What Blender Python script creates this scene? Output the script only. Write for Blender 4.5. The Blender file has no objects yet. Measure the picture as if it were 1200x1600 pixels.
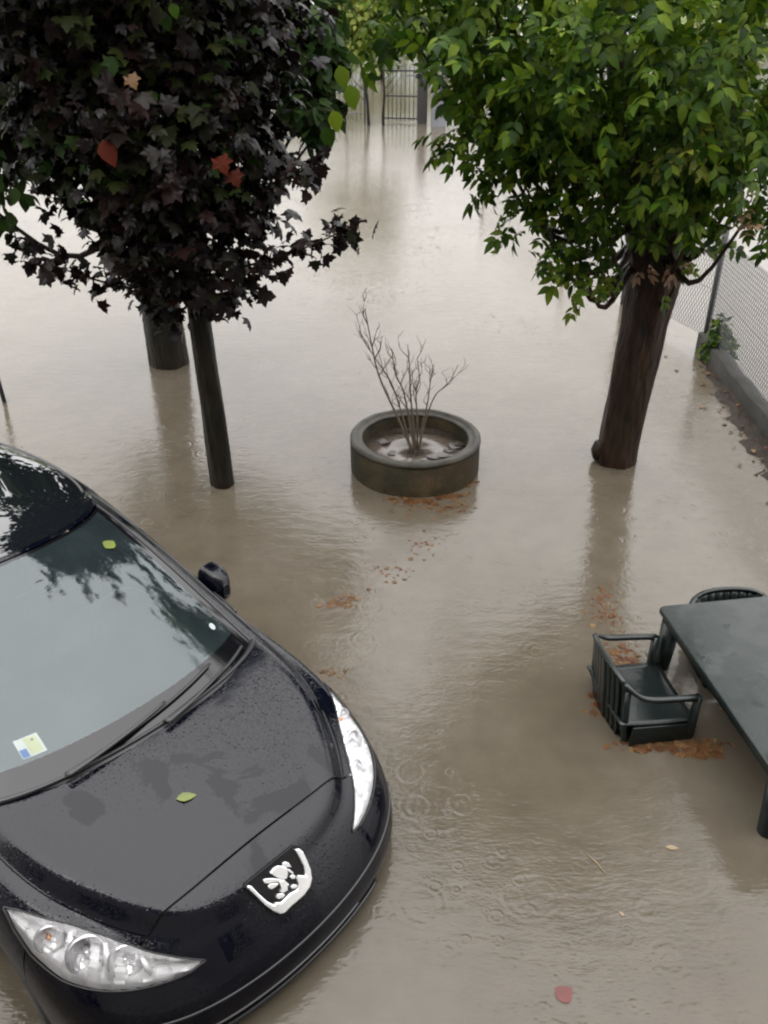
import bpy, bmesh, math, random
import numpy as np
from mathutils import Vector, Matrix, noise as mnoise

random.seed(7)
rng = np.random.default_rng(11)
sc = bpy.context.scene
COL = sc.collection
R = math.radians

# ------------------------------------------------------------------ camera
CAM_H = 3.487            # metres above the flood water
PITCH = 31.0             # degrees below the horizon
FOC = 1350.0             # focal length in pixels of a 1200 x 1600 frame
cam_d = bpy.data.cameras.new('camera')
cam_d.sensor_fit = 'VERTICAL'
cam_d.sensor_height = 36.0
cam_d.lens = 36.0 * FOC / 1600.0
cam_d.clip_start = 0.05
cam_d.clip_end = 2000.0
cam = bpy.data.objects.new('camera', cam_d)
COL.objects.link(cam)
cam.location = (0, 0, CAM_H)
cam.rotation_euler = (R(90 - PITCH), 0, 0)
sc.camera = cam

# ------------------------------------------------------------------ sky, sun, exposure
SUN_EL, SUN_AZ = 58.0, 200.0
world = bpy.data.worlds.new('World')
sc.world = world
world.use_nodes = True
wn, wl = world.node_tree.nodes, world.node_tree.links
for n in list(wn):
    wn.remove(n)
w_out = wn.new('ShaderNodeOutputWorld')
w_bg = wn.new('ShaderNodeBackground')
w_bg.inputs['Strength'].default_value = 0.10
w_sky = wn.new('ShaderNodeTexSky')
w_sky.sky_type = 'NISHITA'
w_sky.sun_disc = False
w_sky.sun_elevation = R(SUN_EL)
w_sky.sun_rotation = R(SUN_AZ)
w_sky.dust_density = 6.0
w_sky.air_density = 1.0
# rain cloud: even grey overcast, brighter overhead than at the horizon
w_tc = wn.new('ShaderNodeTexCoord')
w_sep = wn.new('ShaderNodeSeparateXYZ')
wl.new(w_tc.outputs['Generated'], w_sep.inputs[0])
w_mr = wn.new('ShaderNodeMapRange')
w_mr.inputs['From Min'].default_value = 0.0
w_mr.inputs['From Max'].default_value = 1.0
w_mr.inputs['To Min'].default_value = 8.0
w_mr.inputs['To Max'].default_value = 31.0
wl.new(w_sep.outputs['Z'], w_mr.inputs['Value'])
w_tint = wn.new('ShaderNodeMixRGB')
w_tint.blend_type = 'MULTIPLY'
w_tint.inputs[0].default_value = 1.0
w_tint.inputs[1].default_value = (0.995, 0.985, 0.985, 1)
wl.new(w_mr.outputs[0], w_tint.inputs[2])
w_hs = wn.new('ShaderNodeHueSaturation')
w_hs.inputs['Saturation'].default_value = 0.25
wl.new(w_sky.outputs[0], w_hs.inputs['Color'])
w_mix = wn.new('ShaderNodeMixRGB')
w_mix.inputs[0].default_value = 0.85
wl.new(w_hs.outputs[0], w_mix.inputs[1])
wl.new(w_tint.outputs[0], w_mix.inputs[2])
wl.new(w_mix.outputs[0], w_bg.inputs['Color'])
wl.new(w_bg.outputs[0], w_out.inputs['Surface'])

sun_d = bpy.data.lights.new('sun', 'SUN')
sun_d.energy = 0.5
sun_d.angle = R(40)
sun_d.color = (1.0, 0.97, 0.93)
sun = bpy.data.objects.new('sun', sun_d)
COL.objects.link(sun)
sun.rotation_euler = (R(90 - SUN_EL), 0, R(180 - SUN_AZ))

sc.view_settings.view_transform = 'Standard'
sc.view_settings.look = 'None'
sc.view_settings.gamma = 1.0
sc.view_settings.exposure = 1.15
sc.view_settings.use_curve_mapping = False
sc.cycles.filter_width = 2.2
sc.cycles.max_bounces = 8
sc.cycles.transparent_max_bounces = 12
sc.cycles.use_denoising = True

# ------------------------------------------------------------------ layout helpers
TH = R(PITCH)
FW = np.array([0, math.cos(TH), -math.sin(TH)])
UP = np.array([0, math.sin(TH), math.cos(TH)])
def ray(px, py):
    return np.array([(px - 600) / FOC, 0, 0]) + UP * (800 - py) / FOC + FW
def on_z(px, py, z=0.0):
    d = ray(px, py); t = (z - CAM_H) / d[2]
    return np.array([0, 0, CAM_H]) + t * d
def on_y(px, py, y):
    d = ray(px, py); t = y / d[1]
    return np.array([0, 0, CAM_H]) + t * d

# ------------------------------------------------------------------ object helpers
def tag(o, label=None, cat=None, group=None, kind=None):
    if label: o['label'] = label
    if cat: o['category'] = cat
    if group: o['group'] = group
    if kind: o['kind'] = kind
    return o

def empty(name, loc=(0, 0, 0), rz=0.0):
    o = bpy.data.objects.new(name, None)
    COL.objects.link(o)
    o.location = loc
    o.rotation_euler = (0, 0, rz)
    o.empty_display_size = 0.1
    return o

def link(name, me, parent=None):
    o = bpy.data.objects.new(name, me)
    COL.objects.link(o)
    if parent is not None:
        o.parent = parent
    return o

def make_mesh(name, V, F, mat=None, smooth=True):
    me = bpy.data.meshes.new(name)
    me.from_pydata([tuple(v) for v in V], [], [tuple(f) for f in F])
    if smooth:
        me.polygons.foreach_set('use_smooth', [True] * len(me.polygons))
    if mat is not None:
        me.materials.append(mat)
    me.update()
    return me

def obj(name, V, F, mat, parent=None, smooth=True, bevel=0.0, recalc=False):
    me = make_mesh(name, V, F, mat, smooth)
    if recalc:
        b2 = bmesh.new(); b2.from_mesh(me); bmesh.ops.recalc_face_normals(b2, faces=b2.faces[:]); b2.to_mesh(me); b2.free()
    o = link(name, me, parent)
    if bevel > 0:
        b = o.modifiers.new('bevel', 'BEVEL'); b.width = bevel; b.segments = 2; b.limit_method = 'ANGLE'
    return o

def tri_mesh(name, V, T, mats, smooth=False):
    """fast triangle mesh from numpy arrays"""
    me = bpy.data.meshes.new(name)
    V = np.ascontiguousarray(V, np.float32); T = np.ascontiguousarray(T, np.int32)
    me.vertices.add(len(V)); me.vertices.foreach_set('co', V.ravel())
    me.loops.add(T.size); me.loops.foreach_set('vertex_index', T.ravel())
    me.polygons.add(len(T))
    me.polygons.foreach_set('loop_start', np.arange(0, T.size, 3, dtype=np.int32))
    me.polygons.foreach_set('loop_total', np.full(len(T), 3, np.int32))
    if smooth:
        me.polygons.foreach_set('use_smooth', np.ones(len(T), bool))
    for m in (mats if isinstance(mats, (list, tuple)) else [mats]):
        me.materials.append(m)
    me.update(calc_edges=True)
    me.validate()
    return me

class MB:
    """collects simple shapes, built as one mesh"""
    def __init__(s): s.V = []; s.F = []
    def add(s, V, F):
        n = len(s.V); s.V += [tuple(v) for v in V]; s.F += [tuple(i + n for i in f) for f in F]; return s
    def box(s, lo, hi):
        x0, y0, z0 = lo; x1, y1, z1 = hi
        V = [(x0,y0,z0),(x1,y0,z0),(x1,y1,z0),(x0,y1,z0),(x0,y0,z1),(x1,y0,z1),(x1,y1,z1),(x0,y1,z1)]
        F = [(0,3,2,1),(4,5,6,7),(0,1,5,4),(1,2,6,5),(2,3,7,6),(3,0,4,7)]
        return s.add(V, F)
    def tube(s, pts, rad, n=8, flat=None):
        V, F = tube(pts, rad, n, flat); return s.add(V, F)
    def build(s, name, mat, parent=None, smooth=True, bevel=0.0):
        return obj(name, s.V, s.F, mat, parent, smooth, bevel)

def tube(pts, rad, n=8, flat=None):
    P = np.array(pts, float); m = len(P)
    if np.isscalar(rad): rad = [rad] * m
    T = np.gradient(P, axis=0); T /= np.linalg.norm(T, axis=1)[:, None] + 1e-12
    ref = np.array([0, 0, 1.0]) if abs(T[0][2]) < 0.9 else np.array([1.0, 0, 0])
    V = []; F = []
    for i in range(m):
        a = ref - T[i] * (ref @ T[i]); a /= np.linalg.norm(a) + 1e-12
        b = np.cross(T[i], a); ref = a
        for k in range(n):
            t = 2 * math.pi * k / n
            fa = 1.0 if flat is None else flat
            V.append(P[i] + rad[i] * (math.cos(t) * a * fa + math.sin(t) * b))
    for i in range(m - 1):
        for k in range(n):
            k2 = (k + 1) % n
            F.append((i*n+k, i*n+k2, (i+1)*n+k2, (i+1)*n+k))
    F.append(tuple(range(n))[::-1]); F.append(tuple((m-1)*n + k for k in range(n)))
    return V, F

def lathe(prof, n=48):
    """closed profile of (r, z) revolved round z"""
    V = []; F = []; m = len(prof)
    for k in range(n):
        t = 2 * math.pi * k / n
        for (r, z) in prof: V.append((r * math.cos(t), r * math.sin(t), z))
    for k in range(n):
        k2 = (k + 1) % n
        for i in range(m):
            j = (i + 1) % m
            F.append((k*m+i, k2*m+i, k2*m+j, k*m+j))
    return V, F

def spline(pts, n):
    """Catmull-Rom through points"""
    P = np.array(pts, float); m = len(P)
    Q = np.vstack([2*P[0]-P[1], P, 2*P[-1]-P[-2]])
    out = []
    for k in range(n):
        t = k / (n - 1) * (m - 1); i = min(int(t), m - 2); u = t - i
        a, b, c, d = Q[i], Q[i+1], Q[i+2], Q[i+3]
        out.append(0.5 * ((2*b) + (-a+c)*u + (2*a-5*b+4*c-d)*u*u + (-a+3*b-3*c+d)*u**3))
    return np.array(out)

# ------------------------------------------------------------------ material helpers
class NT:
    def __init__(s, name):
        s.m = bpy.data.materials.new(name); s.m.use_nodes = True
        s.n = s.m.node_tree.nodes; s.l = s.m.node_tree.links
        s.b = s.n['Principled BSDF']; s.out = s.n['Material Output']
    def node(s, t, **kw):
        n = s.n.new(t)
        for k, v in kw.items():
            if hasattr(n, k) and k not in ('Scale',): setattr(n, k, v)
            else: n.inputs[k].default_value = v
        return n
    def lk(s, a, b): s.l.new(a, b)
    def set(s, **kw):
        names = dict(color='Base Color', rough='Roughness', metal='Metallic', ior='IOR', spec='Specular IOR Level', coat='Coat Weight', coat_rough='Coat Roughness', trans='Transmission Weight', alpha='Alpha', sheen='Sheen Weight')
        for k, v in kw.items():
            if k == 'color' and len(v) == 3: v = (*v, 1)
            s.b.inputs[names[k]].default_value = v
        return s
    def noise(s, scale, detail=4, rough=0.55, coord='Object', dist=0.0):
        tc = s.node('ShaderNodeTexCoord')
        n = s.node('ShaderNodeTexNoise'); n.inputs['Scale'].default_value = scale
        n.inputs['Detail'].default_value = detail; n.inputs['Roughness'].default_value = rough
        n.inputs['Distortion'].default_value = dist
        s.lk(tc.outputs[coord], n.inputs['Vector']); return n
    def ramp(s, src, stops, interp='LINEAR'):
        r = s.node('ShaderNodeValToRGB'); r.color_ramp.interpolation = interp
        e = r.color_ramp.elements
        while len(e) < len(stops): e.new(0.5)
        for i, (p, c) in enumerate(stops):
            e[i].position = p; e[i].color = (*c, 1) if len(c) == 3 else c
        s.lk(src, r.inputs[0]); return r
    def bump(s, src, strength, dist=0.01, normal=None):
        b = s.node('ShaderNodeBump'); b.inputs['Strength'].default_value = strength; b.inputs['Distance'].default_value = dist
        s.lk(src, b.inputs['Height'])
        if normal is not None: s.lk(normal, b.inputs['Normal'])
        return b
    def math(s, op, a, b=None, c=None):
        n = s.node('ShaderNodeMath'); n.operation = op
        for i, v in enumerate((a, b, c)):
            if v is None: continue
            if hasattr(v, 'links'): s.lk(v, n.inputs[i])
            else: n.inputs[i].default_value = v
        return n.outputs[0]

def simple(name, color, rough=0.5, metal=0.0, var=0.25, scale=12.0, bump=0.0, bscale=60.0, coat=0.0, spec=0.5):
    t = NT(name).set(color=color, rough=rough, metal=metal, coat=coat, spec=spec)
    n = t.noise(scale)
    c = np.array(color)
    r = t.ramp(n.outputs['Fac'], [(0.3, tuple(c * (1 - var))), (0.7, tuple(np.minimum(c * (1 + var), 1)))])
    t.lk(r.outputs[0], t.b.inputs['Base Color'])
    if bump > 0:
        n2 = t.noise(bscale, 3)
        t.lk(t.bump(n2.outputs['Fac'], bump).outputs[0], t.b.inputs['Normal'])
    return t.m

# =================================================================== GROUND AND WATER
def mud_ground():
    t = NT('muddy_ground').set(rough=0.9)
    n = t.noise(1.2, 5); n2 = t.noise(25, 3)
    r = t.ramp(n.outputs['Fac'], [(0.3, (0.045, 0.036, 0.025)), (0.7, (0.075, 0.063, 0.047))])
    t.lk(r.outputs[0], t.b.inputs['Base Color'])
    t.lk(t.bump(n2.outputs['Fac'], 0.4, 0.02).outputs[0], t.b.inputs['Normal'])
    return t.m

def flood_water(name='flood_water', rain=1.0, mud=(0.080, 0.0675, 0.0500), clear=0.09):
    """murky water: a diffuse body of silt, a little see-through near the surface, under a reflecting skin with rain rings"""
    t = NT(name); t.n.remove(t.b)
    tc = t.node('ShaderNodeTexCoord')
    def rings(scale, k, width, seed):
        mp = t.node('ShaderNodeMapping'); mp.inputs['Location'].default_value = (seed, seed * 1.7, 0)
        t.lk(tc.outputs['Object'], mp.inputs['Vector'])
        v = t.node('ShaderNodeTexVoronoi'); v.voronoi_dimensions = '2D'; v.inputs['Scale'].default_value = scale
        t.lk(mp.outputs[0], v.inputs['Vector'])
        sp = t.node('ShaderNodeSeparateColor'); t.lk(v.outputs['Color'], sp.inputs[0])
        ph = t.math('MULTIPLY', sp.outputs[0], 0.42)
        d = t.math('SUBTRACT', v.outputs['Distance'], ph)
        wv = t.math('COSINE', t.math('MULTIPLY', d, k))
        env = t.math('MAXIMUM', t.math('SUBTRACT', 1.0, t.math('DIVIDE', t.math('ABSOLUTE', d), width)), 0.0)
        amp = t.math('SUBTRACT', 1.0, sp.outputs[0])
        on = t.math('GREATER_THAN', sp.outputs[1], 0.45)
        return t.math('MULTIPLY', t.math('MULTIPLY', wv, env), t.math('MULTIPLY', amp, on))
    h = t.math('MULTIPLY', rings(2.3, 60.0, 0.12, 3.1), 0.38)
    h = t.math('ADD', h, t.math('MULTIPLY', rings(3.7, 40.0, 0.18, 8.4), 0.42))
    h = t.math('ADD', h, t.math('MULTIPLY', rings(7.5, 30.0, 0.22, 14.9), 0.30))
    h = t.math('ADD', h, t.math('MULTIPLY', rings(15.0, 24.0, 0.3, 5.5), 0.18))
    mp = t.node('ShaderNodeMapping'); mp.inputs['Scale'].default_value = (1.0, 2.2, 1.0)
    t.lk(tc.outputs['Object'], mp.inputs['Vector'])
    n1 = t.node('ShaderNodeTexNoise'); n1.inputs['Scale'].default_value = 6.5; n1.inputs['Detail'].default_value = 4
    t.lk(mp.outputs[0], n1.inputs['Vector'])
    n3 = t.node('ShaderNodeTexNoise'); n3.inputs['Scale'].default_value = 28; n3.inputs['Detail'].default_value = 3
    t.lk(mp.outputs[0], n3.inputs['Vector'])
    gust = t.noise(0.55, 2)
    g = t.ramp(gust.outputs['Fac'], [(0.40, (0.20, 0.20, 0.20)), (0.62, (0.9, 0.9, 0.9))])
    h = t.math('MULTIPLY', h, g.outputs[0])
    h = t.math('ADD', t.math('MULTIPLY', h, 0.9 * rain), t.math('MULTIPLY', n1.outputs['Fac'], 0.75))
    h = t.math('ADD', h, t.math('MULTIPLY', n3.outputs['Fac'], 0.30))
    bp = t.bump(h, 0.46, 0.010)
    ns = t.noise(0.8, 5, 0.6); ns2 = t.noise(5.0, 4, 0.6)
    m = np.array(mud)
    c1 = t.ramp(ns.outputs['Fac'], [(0.30, tuple(m * (0.86, 0.83, 0.78))), (0.70, tuple(m * (1.10, 1.12, 1.16)))])
    c2 = t.ramp(ns2.outputs['Fac'], [(0.30, (0.88, 0.88, 0.88)), (0.70, (1.08, 1.08, 1.08))])
    mc = t.node('ShaderNodeMixRGB'); mc.blend_type = 'MULTIPLY'; mc.inputs[0].default_value = 1.0
    t.lk(c1.outputs[0], mc.inputs[1]); t.lk(c2.outputs[0], mc.inputs[2])
    df = t.node('ShaderNodeBsdfDiffuse'); t.lk(mc.outputs[0], df.inputs[0])
    tr = t.node('ShaderNodeBsdfTransparent'); tr.inputs[0].default_value = (0.95, 0.90, 0.82, 1)
    body = t.node('ShaderNodeMixShader'); body.inputs[0].default_value = clear
    t.lk(df.outputs[0], body.inputs[1]); t.lk(tr.outputs[0], body.inputs[2])
    gl = t.node('ShaderNodeBsdfGlossy'); gl.inputs['Roughness'].default_value = 0.07
    t.lk(bp.outputs[0], gl.inputs['Normal'])
    fr = t.node('ShaderNodeFresnel'); fr.inputs['IOR'].default_value = 1.43
    t.lk(bp.outputs[0], fr.inputs['Normal'])
    mx = t.node('ShaderNodeMixShader')
    t.lk(fr.outputs[0], mx.inputs[0]); t.lk(body.outputs[0], mx.inputs[1]); t.lk(gl.outputs[0], mx.inputs[2])
    t.lk(mx.outputs[0], t.out.inputs['Surface'])
    return t.m

tag(obj('ground', [(-400,-200,-.30),(400,-200,-.30),(400,900,-.30),(-400,900,-.30)], [(0,1,2,3)], mud_ground(), None, False), kind='structure')
W_MAT = flood_water()
tag(obj('water', [(-400,-200,0),(400,-200,0),(400,900,0),(-400,900,0)], [(0,1,2,3)], W_MAT, None, False), kind='structure')

# =================================================================== LEAVES
def leaf_mat(name, cols, rough=0.38, trans=0.22, spec=0.5):
    t = NT(name)
    ge = t.node('ShaderNodeNewGeometry'); oi = t.node('ShaderNodeObjectInfo')
    f = t.math('FRACT', t.math('ADD', ge.outputs['Random Per Island'], oi.outputs['Random']))
    k = len(cols)
    r = t.ramp(f, [((i + 0.5) / k, c) for i, c in enumerate(cols)])
    n = t.noise(40, 2)
    mv = t.node('ShaderNodeMixRGB'); mv.blend_type = 'MULTIPLY'; mv.inputs[0].default_value = 0.5
    rr = t.ramp(n.outputs['Fac'], [(0.3, (0.65, 0.65, 0.65)), (0.7, (1.2, 1.2, 1.2))])
    t.lk(r.outputs[0], mv.inputs[1]); t.lk(rr.outputs[0], mv.inputs[2])
    t.lk(mv.outputs[0], t.b.inputs['Base Color'])
    t.b.inputs['Roughness'].default_value = rough; t.b.inputs['Specular IOR Level'].default_value = spec
    tl = t.node('ShaderNodeBsdfTranslucent'); t.lk(mv.outputs[0], tl.inputs[0])
    mx = t.node('ShaderNodeMixShader'); mx.inputs[0].default_value = trans
    t.lk(t.b.outputs[0], mx.inputs[1]); t.lk(tl.outputs[0], mx.inputs[2]); t.lk(mx.outputs[0], t.out.inputs['Surface'])
    return t.m

LM_PURPLE = leaf_mat('purple_leaf', [(0.0046, 0.0027, 0.0027), (0.007, 0.0042, 0.0042), (0.0045, 0.0034, 0.0026), (0.012, 0.0070, 0.0066), (0.007, 0.0085, 0.003), (0.0040, 0.0025, 0.0026), (0.006, 0.0036, 0.0036), (0.013, 0.006, 0.0048)], 0.38, 0.12, 0.13)
LM_DARKGREEN = leaf_mat('dark_green_leaf', [(0.012, 0.026, 0.006), (0.018, 0.038, 0.008), (0.028, 0.052, 0.011), (0.014, 0.020, 0.007)], 0.55, 0.35, 0.10)
LM_GREEN = leaf_mat('green_leaf', [(0.010, 0.028, 0.002), (0.022, 0.052, 0.0035), (0.044, 0.085, 0.005), (0.011, 0.030, 0.003), (0.105, 0.150, 0.009), (0.024, 0.058, 0.004), (0.065, 0.108, 0.007)], 0.50, 0.45, 0.14)
LM_OLIVE = leaf_mat('olive_leaf', [(0.010, 0.013, 0.003), (0.014, 0.022, 0.004), (0.020, 0.022, 0.006), (0.011, 0.026, 0.004)], 0.55, 0.25, 0.10)
LM_YELLOW = leaf_mat('yellow_green_leaf', [(0.10, 0.125, 0.016), (0.14, 0.15, 0.018), (0.08, 0.11, 0.016)], 0.5, 0.4, 0.2)
LM_PALE = leaf_mat('faded_pink_leaf', [(0.24, 0.14, 0.09), (0.30, 0.21, 0.12), (0.20, 0.10, 0.07)], 0.5, 0.25, 0.2)
LM_ORANGE = leaf_mat('orange_leaf', [(0.046, 0.0085, 0.004), (0.034, 0.0070, 0.004)], 0.6, 0.2, 0.05)
LM_LITTER = leaf_mat('leaf_litter', [(0.075, 0.032, 0.010), (0.10, 0.048, 0.015), (0.045, 0.022, 0.009), (0.13, 0.075, 0.030), (0.06, 0.020, 0.008)], 0.5, 0.1, 0.2)
LM_BUSH = leaf_mat('bush_leaf', [(0.14, 0.17, 0.045), (0.18, 0.20, 0.05), (0.10, 0.14, 0.04), (0.06, 0.10, 0.03)], 0.5, 0.3)

def t_maple():
    c = np.array([0.36, 0, 0.02])
    tip = [(0.0, 0.0, 0), (0.04, -0.22, .0), (-0.08, -0.42, -.10), (0.12, -0.43, -.05), (0.22, -0.40, -.03), (0.30, -0.50, -.08), (0.46, -0.60, -.16), (0.50, -0.42, -.05), (0.54, -0.27, -.01),
           (0.70, -0.28, -.07), (0.80, -0.16, -.06), (1.00, 0.0, -.20)]
    pts = tip + [(x, -y, z) for (x, y, z) in tip[-2:0:-1]]
    V = np.array([c] + [np.array(p) for p in pts]); n = len(pts)
    T = np.array([(0, 1 + i, 1 + (i + 1) % n) for i in range(n)])
    return V, T
def t_ovate(w=0.36, droop=-0.18, fold=0.06):
    xs = [0, .15, .35, .6, .82, 1.0]; ws = [0, .62, 1, .86, .45, 0]
    V = []; 
    for x, q in zip(xs, ws):
        V.append((x, 0, droop * x * x)); 
        if 0 < x < 1: V += [(x, w * q, droop * x * x + fold * q), (x, -w * q, droop * x * x + fold * q)]
    V = np.array(V)
    T = [(0, 2, 1)[::-1], (0, 1, 3)]
    T = [(0, 1, 2), (0, 3, 1)]
    for i in range(3):
        a = 1 + 3 * i; b = a + 3
        T += [(a, b, b + 1), (a, b + 1, a + 1), (a, b + 2, b), (a, a + 2, b + 2)]
    T += [(10, 13, 11), (10, 12, 13)]
    return V, np.array(T)
def t_compound():
    V, T = t_ovate(0.25, -0.34, 0.05)
    VV = []; TT = []; n = 0
    for (x, ang, L) in ((0.34, 58, .44), (0.38, -55, .46), (0.62, 46, .47), (0.66, -50, .44), (0.72, 4, .50), (0.2, 0, 0)):
        if L == 0: continue
        a = R(ang); M_ = np.array([[math.cos(a), -math.sin(a), 0], [math.sin(a), math.cos(a), 0], [0, 0, 1]])
        P = (V * L) @ M_.T + np.array([x, 0, -0.10 * x * x])
        VV.append(P); TT.append(T + n); n += len(P)
    st = np.array([(0, .008, 0), (0, -.008, 0), (.75, .006, -.055), (.75, -.006, -.055)])
    VV.append(st); TT.append(np.array([(0, 1, 2), (1, 3, 2)]) + n)
    return np.vstack(VV), np.vstack(TT)
T_MAPLE, T_OVATE, T_COMP = t_maple(), t_ovate(), t_compound()

def leaf_frames(P, out, droop=0.35, tilt=0.55, spin=0.8):
    """leaf axes: x along the leaf (outwards and down), z the upper face"""
    n = len(P)
    d = out + rng.normal(0, spin, (n, 3)); d[:, 2] -= droop + rng.random(n) * 0.5
    d /= np.linalg.norm(d, axis=1)[:, None] + 1e-9
    u = np.array([0, 0, 1.0]) + 0.55 * out + rng.normal(0, tilt, (n, 3))
    u -= d * np.sum(u * d, 1)[:, None]; u /= np.linalg.norm(u, axis=1)[:, None] + 1e-9
    w = np.cross(u, d)
    return np.stack([d, w, u], -1)            # columns

def scatter(tmpl, P, A, size):
    V, T = tmpl; n = len(P)
    VV = np.einsum('nij,kj->nki', A, V) * size[:, None, None] + P[:, None, :]
    TT = T[None] + (np.arange(n) * len(V))[:, None, None]
    return VV.reshape(-1, 3), TT.reshape(-1, 3)

def in_view(P):
    q = P - np.array([0, 0, CAM_H]); w = q @ FW
    px = 600 + FOC * q[:, 0] / w; py = 800 - FOC * (q @ UP) / w
    return (w > 0) & (px > -20) & (px < 1220) & (py > -20) & (py < 1620)

def foliage(root, base, tmpl, mat, P, out, size, n_single=0, name='leaf', crown='crown', droop=0.35, tilt=0.55, spin=0.8):
    """most leaves as one crown part; the ones that show largest as leaves of their own"""
    A = leaf_frames(P, out, droop, tilt, spin)
    P = P - np.array(base)
    single = np.zeros(len(P), bool)
    if n_single:
        W = P + np.array(base)
        dist = np.linalg.norm(W - np.array([0, 0, CAM_H]), axis=1) + np.where(in_view(W), 0, 1e3) - 2.2 * size
        single[np.argsort(dist)[:n_single]] = True
        me = tri_mesh(name, tmpl[0], tmpl[1], mat)
        for i in np.where(single)[0]:
            o = link(name, me, root)
            Mx = Matrix.Identity(4)
            for a in range(3):
                for b in range(3): Mx[a][b] = A[i, a, b] * size[i]
                Mx[a][3] = P[i, a]
            o.matrix_local = Mx
    k = ~single
    if k.sum():
        VV, TT = scatter(tmpl, P[k], A[k], size[k])
        o = link(crown, tri_mesh(crown, VV, TT, mat), root)
        o['kind'] = 'stuff'

def one_leaf(root, base, tmpl, mat, P, d, u, size, label=None, name='leaf'):
    d = np.array(d, float); d /= np.linalg.norm(d); u = np.array(u, float); u -= d * (u @ d); u /= np.linalg.norm(u); w = np.cross(u, d)
    o = link(name, tri_mesh(name, tmpl[0], tmpl[1], mat), root)
    Mx = Matrix.Identity(4)
    for a in range(3):
        for b, ax in enumerate((d, w, u)): Mx[a][b] = ax[a] * size
        Mx[a][3] = P[a] - base[a]
    o.matrix_local = Mx
    if label: o['label'] = label
    return o

def bark(name, c0, c1, scale=9.0, wet=0.45):
    t = NT(name).set(rough=0.55, spec=0.15)
    tc = t.node('ShaderNodeTexCoord'); mp = t.node('ShaderNodeMapping'); mp.inputs['Scale'].default_value = (1, 1, 0.22)
    t.lk(tc.outputs['Object'], mp.inputs['Vector'])
    n = t.node('ShaderNodeTexNoise'); n.inputs['Scale'].default_value = scale * 3; n.inputs['Detail'].default_value = 6; t.lk(mp.outputs[0], n.inputs['Vector'])
    n2 = t.noise(2.2, 4)
    r = t.ramp(n.outputs['Fac'], [(0.3, c0), (0.7, c1)])
    r2 = t.ramp(n2.outputs['Fac'], [(0.35, (0.75, 0.85, 0.70)), (0.65, (1.15, 1.05, 1.0))])
    mx = t.node('ShaderNodeMixRGB'); mx.blend_type = 'MULTIPLY'; mx.inputs[0].default_value = 1
    t.lk(r.outputs[0], mx.inputs[1]); t.lk(r2.outputs[0], mx.inputs[2])
    # silt line just above the water
    sx = t.node('ShaderNodeSeparateXYZ'); t.lk(tc.outputs['Object'], sx.inputs[0])
    lv = t.math('ADD', sx.outputs['Z'], t.math('MULTIPLY', t.math('SUBTRACT', n2.outputs['Fac'], 0.5), 0.10))
    tide = t.ramp(lv, [(0.02, (0.75, 0.62, 0.50)), (0.09, (1, 1, 1))])
    mx2 = t.node('ShaderNodeMixRGB'); mx2.blend_type = 'MULTIPLY'; mx2.inputs[0].default_value = 1
    t.lk(mx.outputs[0], mx2.inputs[1]); t.lk(tide.outputs[0], mx2.inputs[2]); t.lk(mx2.outputs[0], t.b.inputs['Base Color'])
    t.lk(t.bump(n.outputs['Fac'], 0.9, 0.03).outputs[0], t.b.inputs['Normal'])
    t.b.inputs['Roughness'].default_value = wet
    return t.m
BARK_DARK = bark('dark_bark', (0.004, 0.0034, 0.0022), (0.012, 0.0095, 0.006))
BARK_RED = bark('reddish_bark', (0.006, 0.0037, 0.0027), (0.028, 0.0150, 0.0095))

def trunk_mesh(pts, rads, n=20, lump=0.05, seed=1):
    m = 110 if n > 10 else 40
    n = n * 2 if n > 10 else n
    P = spline(pts, m); Rr = np.interp(np.linspace(0, 1, m), np.linspace(0, 1, len(rads)), rads)
    V, F = tube(P, list(Rr), n)
    V = np.array(V); r0 = np.random.default_rng(seed); ph = r0.random(8) * 6.28
    for i in range(m):
        q = 40.0 * i / m
        for k in range(n):
            th = 2 * math.pi * k / n
            f = 1 + lump * (math.sin(2*th + ph[0] + q*.10) + .7*math.sin(3*th + ph[1] - q*.16) + .5*math.sin(7*th + ph[2] + q*.3))
            if n > 20:      # bark ridges and a few knots
                z = P[i][2]; x, y = math.cos(th), math.sin(th)
                f += 0.050 * (0.5 - abs(mnoise.noise(Vector((x*4.5, y*4.5, z*1.6 + seed))))) + 0.06 * mnoise.noise(Vector((x*1.3, y*1.3, z*2.4 + seed*3))) + 0.016 * mnoise.noise(Vector((x*14, y*14, z*9)))
            V[i*n+k] = P[i] + (V[i*n+k] - P[i]) * f
    return V, F

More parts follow.
